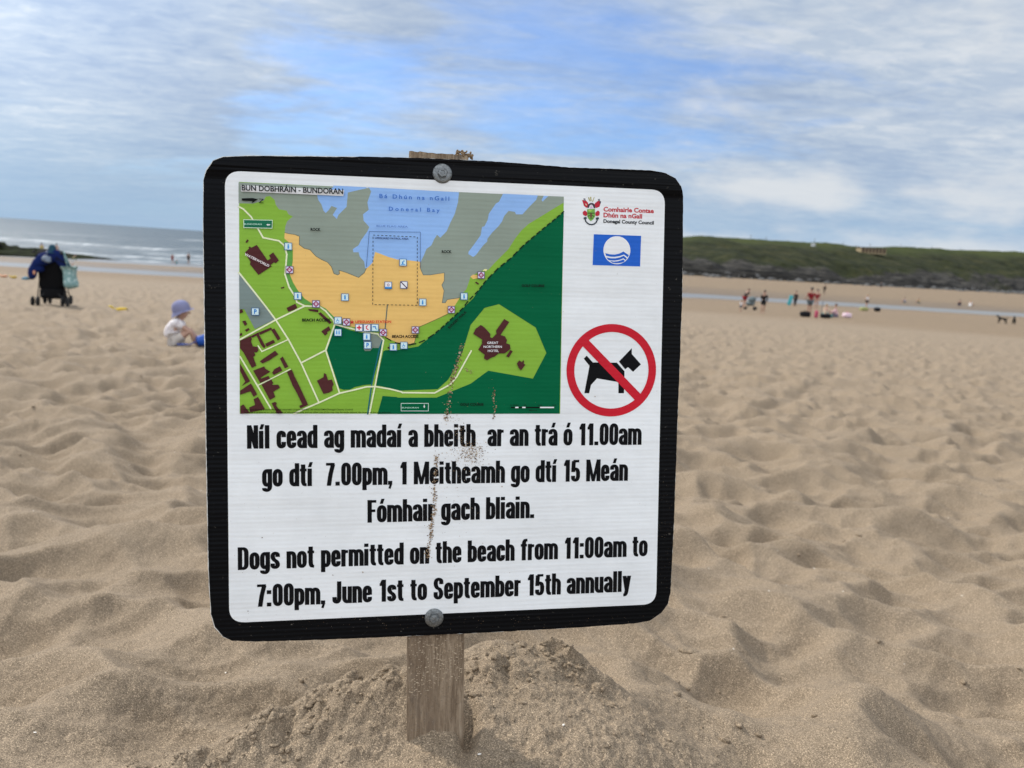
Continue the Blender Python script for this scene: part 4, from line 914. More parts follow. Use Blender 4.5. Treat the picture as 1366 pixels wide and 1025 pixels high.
for i in range(nxs): bm.faces.new((top[i], top[i+1], top[n-2-i], top[n-1-i]))
bmesh.ops.recalc_face_normals(bm, faces=bm.faces)
me = bpy.data.meshes.new('post'); bm.to_mesh(me); bm.free(); link('post', me, m, sign)
mb = MB(); rng = random.Random(31)
for k in range(420):
    h = abs(rng.gauss(0, 0.055)); xx = rng.uniform(x0+0.002, x1-0.002); s_1 = rng.choice([0.0004, 0.0005, 0.0007, 0.0009])
    mb.blob((xx, 0.035+h+(xx-x0)*0.35, zf+s_1*0.2), (s_1*rng.uniform(0.8, 2.2), s_1*0.8, s_1*0.6), 1, 0.25, k)
tag(mb.build('sand_crumbs', gm_post, sign), 'pale crumbs of sand clinging to the lower face of the post', kind='stuff')
# splintered corner with sand stuck on it
spm = mat('splinter', (0.22, 0.15, 0.085), 0.95, nscale=500, namp=0.6, bump=0.001, bscale=400)
mb = MB(); rng = random.Random(8)
for k in range(60):
    t = rng.random(); mb.blob((x1-0.016+0.022*t, BV+0.0335+rng.uniform(-0.002, 0.0055)-0.004*(t > 0.85), rng.uniform(-0.012, -0.004)), (rng.uniform(0.001, 0.0022),)*3, 1, 0.3, k)
o = mb.build('sand_crust', spm, sign); tag(o, 'sandy brown crust on the splintered corner of the post', kind='stuff')
# sand grains stuck to the face
gm = bpy.data.materials.new('stuck_grains'); gm.use_nodes = True; g = NG(gm.node_tree); b = gm.node_tree.nodes['Principled BSDF']
v = g.n('ShaderNodeTexVoronoi', {'Vector': g.n('ShaderNodeTexCoord').outputs['Object'], 'Scale': 700.0}, feature='F1').outputs['Color']
gm.node_tree.links.new(g.ramp(g.n('ShaderNodeSeparateColor', {0: v}).outputs[0], [(0.0, (0.05, 0.03, 0.015)), (0.45, (0.24, 0.14, 0.07)), (0.8, (0.46, 0.31, 0.17)), (1.0, (0.7, 0.6, 0.45))]), b.inputs['Base Color']); b.inputs['Roughness'].default_value = 0.9
mb = MB(); rng = random.Random(12)
def grain_at(x, y, s):
    u, v = L(x, y); mb.blob((u, v, 0.0011+s*0.3), (s*rng.uniform(.7, 1.4), s*rng.uniform(.7, 1.3), s*0.6), 1, 0.25, rng.randint(0, 99999))
def streak(pts, n, sp, sz):
    for k in range(n):
        i = rng.randrange(len(pts)-1); t = rng.random(); a, b_ = pts[i], pts[i+1]
        grain_at(a[0]+(b_[0]-a[0])*t+rng.gauss(0, sp), a[1]+(b_[1]-a[1])*t+rng.gauss(0, 1.5), rng.choice(sz))
S1 = [0.0003, 0.0004, 0.0006, 0.0008]
streak([(616, 459), (611, 480), (606, 500), (601, 515), (597, 546), (595, 562)], 330, 2.0, S1)
streak([(583, 607), (582, 618), (580, 640), (579, 660), (579, 682), (576, 700), (575, 712), (572, 728), (571, 745)], 420, 1.6, S1)
for k in range(380):
    grain_at(rng.gauss(627, 10.5), rng.gauss(604, 7.5), rng.choice(S1[:3]))
for k in range(90): grain_at(rng.gauss(612, 5), rng.gauss(578, 12), rng.choice(S1[:2]))
streak([(659, 521), (658, 530), (660, 543), (658, 558)], 60, 1.4, S1)
streak([(621, 492), (626, 495), (629, 497)], 25, 1.2, S1)
for k in range(120): grain_at(rng.gauss(603, 30), rng.gauss(640, 60), rng.choice(S1[:2]))
for k in range(420):
    a = rng.uniform(300, 880); b_ = rng.uniform(560, 815) if rng.random() < 0.75 else rng.uniform(260, 560); grain_at(a, b_, rng.choice([0.00014, 0.00018, 0.00025]))
for k in range(160):
    grain_at(rng.uniform(300, 880), rng.uniform(834, 842)-(rng.uniform(300, 880)-300)*0.03, rng.choice([0.00018, 0.00025]))
for k in range(60): grain_at(rng.uniform(880, 900)-0, rng.uniform(640, 800), 0.0002)
for (x, y, s) in ((657.6, 558, 0.0011), (793.5, 529, 0.0006), (611.5, 635, 0.0008), (669.5, 649, 0.0007), (484, 763, 0.0009), (444, 767, 0.0006), (331, 815, 0.0007), (350, 717, 0.0006)): grain_at(x, y, s)
tag(mb.build('sand_grains', gm, sign), 'brown sand grains stuck to the face of the notice board', kind='stuff')

# ------------------------------------------------------------------ people and their things
SKIN = mat('skin', (0.42, 0.25, 0.18), 0.55); SKIN2 = mat('skin_tanned', (0.34, 0.19, 0.13), 0.55)
def cloth(name, c, pat=None):
    m = mat(name, c, 0.9, nscale=9, namp=0.12, bump=0.004, bscale=30, spec=0.15)
    if pat:
        g = NG(m.node_tree); b = m.node_tree.nodes['Principled BSDF']; tc = g.n('ShaderNodeTexCoord').outputs['Object']
        f = g.n('ShaderNodeMapRange', {0: g.noise(tc, pat[0], 3), 1: 0.54, 2: 0.60, 3: 0.0, 4: 1.0}).outputs[0]
        m.node_tree.links.new(g.mix(f, (*c, 1), (*pat[1], 1)), b.inputs['Base Color'])
    return m
JN = dict(pelvis=(0, 0, .95), spine=(0, 0, 1.13), chest=(0, .0, 1.34), neck=(0, 0, 1.49), jaw=(0, .02, 1.58), head=(0, .0, 1.69),
          shL=(.17, 0, 1.42), elL=(.22, -.02, 1.14), wrL=(.23, .06, .90), haL=(.225, .09, .81), hipL=(.09, 0, .90), knL=(.10, .02, .50), anL=(.10, -.02, .09), toL=(.11, .13, .035),
          shR=(-.17, 0, 1.42), elR=(-.22, -.02, 1.14), wrR=(-.23, .06, .90), haR=(-.225, .09, .81), hipR=(-.09, 0, .90), knR=(-.10, .02, .50), anR=(-.10, -.02, .09), toR=(-.11, .13, .035))
RD_ = dict(pelvis=(.15, .11), spine=(.13, .095), chest=(.155, .105), neck=.052, jaw=(.07, .08), head=(.082, .10), sh=.058, el=.042, wr=.028, ha=(.036, .02), hip=.088, kn=.058, an=.036, to=(.042, .028))
BONES = [('pelvis', 'spine'), ('spine', 'chest'), ('chest', 'neck'), ('neck', 'jaw'), ('jaw', 'head')]+[b for s in 'LR' for b in (('chest', 'sh'+s), ('sh'+s, 'el'+s), ('el'+s, 'wr'+s), ('wr'+s, 'ha'+s), ('pelvis', 'hip'+s), ('hip'+s, 'kn'+s), ('kn'+s, 'an'+s), ('an'+s, 'to'+s))]
def rad_of(k, f=1.0, grow=0.0):
    v = RD_[k] if k in RD_ else RD_[k[:-1]]
    return (v*f+grow,)*2 if not isinstance(v, tuple) else tuple(q*f+grow for q in v)
EYE = mat('eye', (0.05, 0.03, 0.025), 0.3); LIP = mat('lips', (0.28, 0.10, 0.08), 0.5)
def face_parts(h, k, root, sm):
    MB().blob(h+Vector((0, .10*k, -.035*k)), (.012*k, .018*k, .02*k), 1).build('nose', sm, root, True)
    for d in (-1, 1):
        MB().blob(h+Vector((d*.085*k, 0, -.02*k)), (.012*k, .022*k, .032*k), 1).build('ear', sm, root, True)
        MB().blob(h+Vector((d*.032*k, .088*k, -.005*k)), (.012*k, .010*k, .007*k), 1).build('eye', EYE, root, True)
    MB().box(h+Vector((0, .086*k, -.085*k)), (.045*k, .01*k, .009*k)).build('mouth', LIP, root)
def person(label, x, y, face, height, top, bottom, hair, pose=None, skinm=SKIN, sleeves='short', legs='short', headk=1.0, group=None, lift=0.0, dress=False):
    s = height/1.78
    root = empty('person', (x, y, gz(x, y)+lift if y < 90 or lift else gz(x, y)), face, label=label, cat='person', group=group)
    J = dict(JN); J.update(pose or {})
    J = {k: tuple(c*s for c in v) for k, v in J.items()}
    def sub_skin(nm, bones, m, f=1.0, grow=0.0, ends=None, hk=1.0):
        ks = []
        for a, b in bones:
            for k in (a, b):
                if k not in ks: ks.append(k)
        P_ = []; Rr = []
        for k in ks:
            P_.append(ends[k] if ends and k in ends else J[k]); q = rad_of(k, s*f, grow*s)
            if k in ('head', 'jaw'): q = tuple(v*hk for v in q)
            Rr.append(q)
        return skin(nm, P_, [(ks.index(a), ks.index(b)) for a, b in bones], Rr, m, root, 2, 0)
    body = sub_skin('body', BONES, skinm, hk=headk); 
    mix3 = lambda a, b, t: tuple(J[a][i]*(1-t)+J[b][i]*t for i in range(3))
    tb = [('spine', 'pelvis'), ('spine', 'chest')]+[q for d in 'LR' for q in ([('chest', 'sh'+d), ('sh'+d, 'el'+d)] if sleeves != 'none' else [('chest', 'sh'+d)])]
    en = {}
    for d in 'LR':
        if sleeves == 'short': en['el'+d] = mix3('sh'+d, 'el'+d, 0.62)
    if sleeves == 'long': tb += [('el'+d, 'wr'+d) for d in 'LR']
    if top: sub_skin('top', tb, top, 1.06, 0.013, en)
    if bottom:
        bb = [('pelvis', 'hip'+d) for d in 'LR']+[('hip'+d, 'kn'+d) for d in 'LR']; en = {}
        if legs == 'short': en = {'kn'+d: mix3('hip'+d, 'kn'+d, 0.72) for d in 'LR'}
        if legs == 'long': bb += [('kn'+d, 'an'+d) for d in 'LR']
        sub_skin('trousers' if legs == 'long' else 'shorts', bb, bottom, 1.05, 0.016, en)
    h = Vector(J['head']); mb = MB(); hk = headk*s
    mb.blob(h+Vector((0, -.018*hk, .028*hk)), (.088*hk, .105*hk, .098*hk), 2, 0.03, 3); mb.build('hair', hair, root, True)
    face_parts(h, hk, root, skinm)
    return root
HAIR_D, HAIR_B, HAIR_L = mat('hair_dark', (0.02, 0.015, 0.012), 0.6), mat('hair_brown', (0.09, 0.05, 0.03), 0.6), mat('hair_fair', (0.35, 0.24, 0.12), 0.6)
BLK, NAVYC, GREYC, REDC, PINK, WHT, TEAL, GREEN = cloth('black_cloth', (.012, .012, .014)), cloth('navy_cloth', (.012, .02, .07)), cloth('grey_cloth', (.10, .12, .13)), cloth('red_cloth', (.20, .012, .018)), cloth('pink_cloth', (.75, .22, .36)), cloth('white_cloth', (.72, .71, .70)), cloth('teal_cloth', (.08, .42, .45)), cloth('olive_cloth', (.16, .17, .07))
walk = dict(knL=(.10, .20, .52), anL=(.10, .14, .12), toL=(.10, .28, .06), knR=(-.10, -.04, .50), anR=(-.10, -.24, .13), toR=(-.10, -.12, .04), elL=(.24, -.12, 1.16), wrL=(.24, -.10, .93), haL=(.24, -.09, .84), elR=(-.24, .06, 1.15), wrR=(-.22, .22, .97), haR=(-.22, .26, .89))
bendp = dict(spine=(0, .05, 1.10), chest=(0, .16, 1.26), neck=(0, .25, 1.38), jaw=(0, .31, 1.44), head=(0, .34, 1.53), shL=(.17, .18, 1.34), shR=(-.17, .18, 1.34), elL=(.2, .28, 1.10), wrL=(.18, .42, .95), haL=(.17, .47, .88), elR=(-.2, .28, 1.10), wrR=(-.18, .42, .95), haR=(-.17, .47, .88))
sit = {k: v for k, v in dict(pelvis=(0, 0, .13), spine=(0, .02, .30), chest=(0, .06, .52), neck=(0, .10, .67), jaw=(0, .13, .76), head=(0, .13, .87), shL=(.17, .08, .60), shR=(-.17, .08, .60), elL=(.23, .20, .38), elR=(-.23, .20, .38), wrL=(.17, .40, .36), wrR=(-.17, .40, .36), haL=(.13, .47, .38), haR=(-.13, .47, .38),
          hipL=(.10, .05, .12), hipR=(-.10, .05, .12), knL=(.13, .42, .45), knR=(-.13, .42, .45), anL=(.12, .62, .10), anR=(-.12, .62, .10), toL=(.12, .76, .05), toR=(-.12, .76, .05)).items()}
wave = dict(elR=(-.32, .06, 1.30), wrR=(-.40, .22, 1.10), haR=(-.42, .29, 1.05))
# right-hand side, nearer groups
person('woman in black top leaning beside the grey buggy and the small child', 17.75, 60.7, -1.2, 1.66, BLK, REDC, HAIR_B, bendp, legs='short')
person('small child in white vest standing next to the grey buggy', 14.6, 50.6, 2.6, 0.80, WHT, GREYC, HAIR_L, None, headk=1.35)
person('woman in black jacket and shorts walking right of the grey buggy', 15.6, 49.2, 2.9, 1.52, BLK, BLK, HAIR_D, dict(walk, elL=(.22, .08, 1.15), wrL=(.10, .20, 1.12), haL=(.05, .22, 1.12)), SKIN2, 'long')
person('person in dark wetsuit carrying a turquoise board towards the stream', 27.75, 77.6, 0.3, 1.58, BLK, BLK, HAIR_D, None, sleeves='long', legs='long')
person('man in dark red shirt and grey shorts standing with his back turned', 19.6, 52.0, 0.35, 1.86, REDC, GREYC, HAIR_D, dict(elR=(-.26, .10, 1.16), wrR=(-.20, .28, 1.05), haR=(-.18, .34, 1.0)), SKIN2)
person('woman in dark red top just behind the man in grey shorts', 24.9, 64.7, 2.8, 1.80, REDC, None, HAIR_D, None)
person('person in beige top sitting low beside the black bags', 20.7, 52.0, -0.7, 1.50, cloth('beige_cloth', (.55, .44, .33)), TEAL, HAIR_L, sit)
person('person wrapped in a pink and white towel sitting right of the windbreak pole', 21.3, 51.6, 1.0, 1.62, cloth('pink_towel', (.72, .48, .50), (14, (.30, .16, .20))), cloth('mauve_cloth', (.16, .14, .19)), HAIR_B, sit, sleeves='long')
person('distant person in black on the far side of the stream', 49.3, 125.4, 0.4, 1.60, BLK, BLK, HAIR_D, walk, legs='long', sleeves='long')
person('person in white top and black shorts standing at the near edge of the stream', 44.1, 98.1, 0.5, 1.68, WHT, BLK, HAIR_L, wave)
person('person in pale shirt sitting beyond the stream, left of the pair', 59.2, 118.9, 0.4, 1.55, cloth('pale_grey_cloth', (.35, .34, .36)), GREYC, HAIR_B, sit)
person('person in yellowish top sitting in the middle beyond the stream', 62.0, 120.2, 0.2, 1.55, cloth('mustard_cloth', (.42, .32, .14)), GREYC, HAIR_B, sit)
person('person in black top crouching on the sand beyond the stream', 69.3, 122.0, -0.6, 1.72, BLK, NAVYC, HAIR_D, sit, sleeves='long')
person('person in white shirt sitting behind the one in black beyond the stream', 71.2, 122.4, -1.2, 1.72, WHT, WHT, HAIR_L, sit)
person('tiny dark figure walking at the foot of the headland', 103.8, 223.4, 0.6, 1.7, BLK, BLK, HAIR_D, walk, legs='long', sleeves='long')
# left-hand side by the sea
person('bather with yellow top and black shorts by the rocks, leftmost at the surf', -58.2, 94.4, 0.4, 1.66, cloth('yellow_cloth', (.50, .42, .12)), BLK, HAIR_D, None, sleeves='none')
person('bare chested bather in the surf behind the pushchair', -55.3, 92.6, 0.1, 1.70, None, REDC, HAIR_D, None, SKIN)
person('person in olive jacket walking beside the stream behind the mint green bag', -41.0, 71.0, -1.0, 1.42, GREEN, WHT, HAIR_D, dict(bendp), SKIN, 'long')
person('paddler in red standing in the shallows left of the board', -44.6, 99.6, 0.2, 1.25, REDC, REDC, HAIR_B, None, SKIN, 'short')
person('paddler in dark swimwear standing right of the red one', -43.3, 101.4, 0.2, 1.50, BLK, BLK, HAIR_D, None, SKIN, 'none')
person('small child crouching between the two paddlers', -43.6, 98.6, 1.2, 1.0, TEAL, GREYC, HAIR_B, sit, SKIN, headk=1.3)

# toddler -------------------------------------------------------------
tx0, ty0 = -4.03, 8.98
tod = empty('person', (tx0, ty0, gz(tx0, ty0)-0.01), R(-66), label='toddler in lilac sun hat and white patterned shirt sitting on the sand', cat='person')
shirt_m = cloth('printed_shirt', (.70, .66, .66), (38, (.40, .34, .36)))
TJ = dict(pelvis=(0, 0, .085), spine=(0, -.015, .17), chest=(0, .025, .265), neck=(0, .075, .335), jaw=(0, .125, .365), head=(0, .10, .425),
          shL=(.085, .05, .29), elL=(.115, .16, .20), wrL=(.085, .25, .13), haL=(.07, .285, .105), hipL=(.065, .03, .075), knL=(.105, .20, .20), anL=(.085, .25, .045), toL=(.085, .32, .022),
          shR=(-.085, .05, .29), elR=(-.12, .16, .19), wrR=(-.09, .25, .12), haR=(-.075, .285, .095), hipR=(-.065, .03, .075), knR=(-.105, .20, .19), anR=(-.085, .25, .045), toR=(-.085, .32, .022))
TR = dict(pelvis=(.095, .085), spine=(.095, .085), chest=(.085, .07), neck=.035, jaw=(.062, .062), head=(.075, .088), sh=.036, el=.026, wr=.020, ha=(.022, .014), hip=.055, kn=.040, an=.025, to=(.026, .018))
def tr_(k, grow=0):
    v = TR[k] if k in TR else TR[k[:-1]]; v = v if isinstance(v, tuple) else (v, v); return tuple(q+grow for q in v)
ks = list(TJ); skin('body', [TJ[k] for k in ks], [(ks.index(a), ks.index(b)) for a, b in BONES], [tr_(k) for k in ks], SKIN, tod, 2, 0)
kb = ['pelvis', 'spine', 'chest', 'shL', 'elL', 'shR', 'elR']; half = lambda a, b, t: tuple(TJ[a][i]*(1-t)+TJ[b][i]*t for i in range(3))
pp = [TJ[k] for k in kb]; pp[4] = half('shL', 'elL', .75); pp[6] = half('shR', 'elR', .75)
skin('shirt', pp, [(0, 1), (1, 2), (2, 3), (3, 4), (2, 5), (5, 6)], [tuple(q+.024 for q in tr_(k)) for k in kb], shirt_m, tod, 2, 0)
kb = ['pelvis', 'hipL', 'knL', 'hipR', 'knR']; pp = [TJ[k] for k in kb]; pp[2] = half('hipL', 'knL', .6); pp[4] = half('hipR', 'knR', .6)
skin('shorts', pp, [(0, 1), (1, 2), (0, 3), (3, 4)], [tuple(q+.010 for q in tr_(k)) for k in kb], cloth('toddler_shorts', (.55, .50, .45)), tod, 2, 0)
lil = cloth('lilac_cloth', (.21, .215, .34))
hc = Vector((0, .095, .445)); q = Matrix.Rotation(R(14), 3, 'X')
mb = MB(); mb.lathe([(.098, -.028), (.103, -.005), (.100, .030), (.082, .066), (.052, .088), (.018, .098), (.002, .099)], hc, seg=28, rot=q); mb.lathe([(.1035, -.006), (.1045, -.010), (.1045, -.018), (.1035, -.022)], hc, seg=28, rot=q)
hat = mb.build('sun_hat', lil, tod, True)
bm = bmesh.new(); rows = []                                 # soft peak and neck flap
for j in range(5):
    t = j/4; ring = []
    for i in range(33):
        a = 2*math.pi*i/32; back = max(0.0, -math.sin(a)); front = max(0.0, math.sin(a)); r_ = .101+t*(.016+.026*front+.012*back); z = -.022-t*(.020+.045*back-.010*front)
        ring.append(bm.verts.new(hc+q @ Vector((r_*math.cos(a), r_*math.sin(a), z))))
    rows.append(ring)
for r1, r2 in zip(rows[:-1], rows[1:]):
    for i in range(32): bm.faces.new((r1[i], r1[i+1], r2[i+1], r2[i]))
me = bpy.data.meshes.new('brim'); bm.to_mesh(me); bm.free(); link('brim', me, lil, hat, True)
mb = MB(); pdir = Vector((-.55, -.62, .35)).normalized()
pc = hc+q @ (pdir*0.100)
for dx, dz, s_0 in ((0, 0, .016), (-.014, .014, .009), (.014, .014, .009)): mb.blob(pc+Vector((dx, -dx*.6, dz)), (s_0, s_0*0.8, s_0), 2)
mb.build('hat_motif', WHT, hat, True)
face_parts(Vector(TJ['head']), .88, tod, SKIN)
for sx_ in (-1, 1):
    for k in range(5):
        a0 = Vector((sx_*(.070+.006*k-.012), .292, .100-.004*k)); MB().tube([a0, a0+Vector((0, .012, -.006)), a0+Vector((-.002*sx_, .020, -.016))], [.0055, .005, .004], 6).build('finger', SKIN, tod, True)
# blue bucket lying in front of the toddler
bx1, by1 = tx0+.36, ty0+0.03
bk_ = empty('toy_bucket', (bx1, by1, gz(bx1, by1)), 0.3, label='bright blue plastic toy bucket in front of the toddler', cat='toy bucket')
blue_p = mat('blue_plastic', (.012, .085, .42), 0.35)
rq = Matrix.Rotation(R(78), 3, 'Y')
mb = MB(); mb.lathe([(.055, -.075), (.060, -.07), (.078, .070), (.084, .072), (.084, .080), (.076, .080), (.072, .070), (.054, -.064)], (0, 0, .078), seg=24, rot=rq); mb.build('pail', blue_p, bk_, True)
mb = MB(); mb.tube([(.08, .082*math.cos(t), .078+.082*math.sin(t)) if False else (.085+.05*math.sin(t), .080*math.cos(t), .078+0.02*math.sin(t)) for t in np.linspace(0, math.pi, 12)], .004, 6); mb.build('handle', mat('dark_blue_plastic', (.01, .03, .12), 0.4), bk_, True)
bx2, by2 = tx0+.25, ty0-0.08
sp_ = empty('toy_spade', (bx2, by2, gz(bx2, by2)), 0.5, label='dark blue plastic spade lying by the toddler\'s feet', cat='toy spade')
mb = MB(); mb.box((.02, 0, .045), (.09, .06, .007), bev=.003, rot=Matrix.Rotation(R(-28), 3, 'Y')); mb.build('blade', mat('navy_plastic', (.01, .035, .20), 0.4), sp_, True); mb = MB(); mb.tube([(-.02, 0, .03), (-.14, 0, .03)], .008, 8); mb.tube([(-.14, -.025, .03), (-.14, .025, .03)], .007, 8); mb.build('handle', blue_p, sp_, True)

# pushchair -----------------------------------------------------------
px0, py0 = -9.30, 15.40
pc_ = empty('pushchair', (px0, py0, gz(px0, py0)), R(18), label='black folding pushchair seen from behind, loaded with clothes and a bag', cat='pushchair')
alu = mat('frame_metal', (.03, .03, .032), 0.45, 0.4); blk = cloth('black_canvas', (.006, .006, .007)); rub = mat('tyre_rubber', (.014, .014, .014), 0.85); hubm = mat('grey_hub', (.22, .23, .24), 0.5)
for s in (-1, 1):
    mb = MB(); mb.tube([(s*.23, -.22, .10), (s*.23, .02, .55), (s*.24, -.16, .98), (s*.24, -.24, 1.06), (s*.24, -.30, 1.07)], .011, 8); mb.build('side_frame', alu, pc_, True)
    mb = MB(); mb.tube([(s*.23, .02, .55), (s*.22, .36, .10)], .011, 8); mb.build('front_leg', alu, pc_, True)
    mb = MB(); mb.tube([(s*.24, -.23, 1.063), (s*.24, -.31, 1.07), (s*.24, -.36, 1.05)], .019, 10); mb.build('handle', rub, pc_, True)
for s in (-1, 1):
    for (yy, xx) in ((-.24, .26), (.36, .19)):
        for d in (-.045, .045):
            if d*s < 0 and False: continue
            mb = MB(); mb.lathe([(.060, -.018), (.090, -.018), (.097, -.008), (.097, .008), (.090, .018), (.060, .018)], (s*xx+d, yy, .095), 'X', 20); w = mb.build('wheel', rub, pc_, True)
            mb = MB(); mb.lathe([(.012, -.014), (.060, -.010), (.060, .010), (.012, .014)], (s*xx+d, yy, .095), 'X', 14); mb.build('hub', hubm, w)
        mb = MB(); mb.tube([(s*xx-.06, yy, .08), (s*xx+.06, yy, .08)], .009, 8); mb.build('axle', alu, pc_)
mb = MB(); mb.tube([(-.22, -.18, .17), (0, -.10, .33), (.22, -.18, .17)], .008, 6); mb.tube([(-.22, .02, .50), (.22, .02, .50)], .008, 6); mb.build('cross_brace', alu, pc_)
def cushion(pts, th, name, m, parent):
    "padded panel through a grid of points"
    P = np.array(pts, float); r, c = P.shape[:2]; bm = bmesh.new(); F = []; Bk = []
    for j in range(r):
        F.append([bm.verts.new(P[j, i]) for i in range(c)]); Bk.append([bm.verts.new(P[j, i]+np.array(th)*(1 if 0 < i < c-1 and 0 < j < r-1 else 0.35)) for i in range(c)])
    for j in range(r-1):
        for i in range(c-1): bm.faces.new((F[j][i], F[j][i+1], F[j+1][i+1], F[j+1][i])); bm.faces.new((Bk[j][i], Bk[j+1][i], Bk[j+1][i+1], Bk[j][i+1]))
    for i in range(c-1): bm.faces.new((F[0][i], Bk[0][i], Bk[0][i+1], F[0][i+1])); bm.faces.new((F[-1][i], F[-1][i+1], Bk[-1][i+1], Bk[-1][i]))
    for j in range(r-1): bm.faces.new((F[j][0], F[j+1][0], Bk[j+1][0], Bk[j][0])); bm.faces.new((F[j][-1], Bk[j][-1], Bk[j+1][-1], F[j+1][-1]))
    bmesh.ops.recalc_face_normals(bm, faces=bm.faces); me = bpy.data.meshes.new(name); bm.to_mesh(me); bm.free()
    return link(name, me, m, parent, True)
cushion([[(x*w_, y, z) for x in (-.22, -.11, 0, .11, .22)] for y, z, w_ in ((-.05, .28, .95), (-.05, .45, 1.05), (-.09, .62, 1.0), (-.13, .80, 1.0), (-.17, .95, .9))], (0, .08, 0), 'seat_back', blk, pc_)
cushion([[(x, y, z) for x in (-.20, -.07, .07, .20)] for y, z in ((-.06, .36), (.10, .40), (.26, .44))], (0, 0, .05), 'seat', blk, pc_)
cushion([[(x*w_, y, z) for x in (-.23, -.12, 0, .12, .23)] for y, z, w_ in ((.22, .86, .9), (.10, 1.02, 1.0), (-.06, 1.08, 1.0), (-.16, .98, 1.0))], (0, -.01, .03), 'hood', blk, pc_)
mb = MB(); mb.box((0, .02, .24), (.42, .34, .20), bev=.05); mb.build('basket', blk, pc_, True)
# blue jacket over handles: swollen drape left and over the top
def crumple(o, amp, sc, seed):
    co = np.array([v.co[:] for v in o.data.vertices]); n = fbm(co[:, 0]*sc+co[:, 1]*sc*.7, co[:, 2]*sc, seed, 3)
    c = co.mean(0); d = co-c; d /= np.linalg.norm(d, axis=1)[:, None]+1e-6; co += d*(n*amp)[:, None]; o.data.vertices.foreach_set('co', co.reshape(-1)); o.data.update()
wp = lambda lx, ly, lz: (pc_.matrix_world @ Vector((lx, ly, lz)))
rz_ = R(18); cw, sw = math.cos(rz_), math.sin(rz_); gz0 = gz(px0, py0)
def hang(name, lx, ly, lz, **t): return empty(name, (px0+cw*lx-sw*ly, py0+sw*lx+cw*ly, gz0+lz), rz_, **t)
jk = hang('jacket', 0, -.20, .60, label='royal blue jacket draped over the back of the pushchair', cat='jacket')
jm = cloth('royal_blue_cloth', (.006, .015, .085)); jd = cloth('dark_navy_cloth', (.006, .009, .03))
jb = skin('jacket_body', [(-.06, .04, .34), (-.24, .04, .27), (-.32, .0, .10), (-.30, -.03, -.10), (.10, .04, .42), (.25, .02, .30), (.30, .0, .12), (-.16, -.02, .06)], [(0, 1), (1, 2), (2, 3), (0, 4), (4, 5), (5, 6), (1, 7)], [(.11, .14), (.15, .12), (.14, .10), (.13, .08), (.11, .15), (.10, .12), (.08, .08), (.12, .07)], jm, jk, 2, 0); crumple(jb, .02, 9, 61)
js = skin('sleeve', [(.10, .0, .40), (.24, -.02, .30), (.33, -.02, .20)], [(0, 1), (1, 2)], [.075, .060, .045], jd, jk, 2, 0); crumple(js, .012, 14, 62)
mb = MB(); mb.blob((-.24, -.12, .06), (.022, .012, .045), 2); mb.build('orange_patch', mat('orange_patch', (.62, .28, .16), .7), jk, True)
ht = hang('sun_hat', .05, -.16, 1.08, label='dark teal child\'s hat perched on top of the pushchair', cat='hat')
mb = MB(); mb.lathe([(.085, -.02), (.078, .0), (.070, .06), (.052, .11), (.02, .135), (.004, .138)], (0, 0, 0), seg=20); o = mb.build('crown', cloth('teal_dark', (.02, .06, .09)), ht, True); crumple(o, .008, 20, 63)
mb = MB(); mb.lathe([(.08, -.018), (.12, -.03), (.122, -.026), (.08, -.008)], (0, 0, 0), seg=20); mb.build('brim', cloth('teal_dark_brim', (.02, .06, .10)), ht, True)
bg_ = hang('carrier_bag', .36, -.27, .54, label='pale mint patterned bag hanging from the right handle of the pushchair', cat='bag')
mint = cloth('mint_cloth', (.20, .33, .32), (22, (.45, .57, .55)))
o = skin('sack', [(0, 0, .26), (.01, 0, .12), (.02, 0, -.06), (.03, 0, -.18)], [(0, 1), (1, 2), (2, 3)], [(.08, .05), (.18, .12), (.24, .15), (.19, .13)], mint, bg_, 2, 1); crumple(o, .03, 10, 64)
mb = MB(); mb.tube([(-.03, 0, .26), (-.07, .02, .42), (-.10, .04, .55)], .012, 6); mb.tube([(.03, 0, .26), (-.04, -.02, .42), (-.10, .03, .55)], .012, 6); mb.build('strap', mint, bg_, True)
wb = hang('clear_bag', -.03, -.27, .93, label='small clear plastic bag hooked at the middle of the pushchair handles', cat='bag')
o = MB().blob((0, 0, 0), (.085, .035, .07), 3).build('sack', mat('pale_plastic', (.16, .20, .26), .35), wb, True); crumple(o, .03, 22, 65)
MB().tube([(0, 0, .05), (.01, .01, .12), (.0, .03, .15)], .006, 6).build('strap', o.data.materials[0], wb, True)
tw = hang('towel', -.44, -.10, .52, label='light blue cloth sticking out left of the jacket', cat='cloth')
o = MB().blob((0, 0, 0), (.08, .05, .035), 3).build('folded_cloth', cloth('light_blue_cloth', (.14, .25, .32)), tw, True); crumple(o, .02, 16, 66)

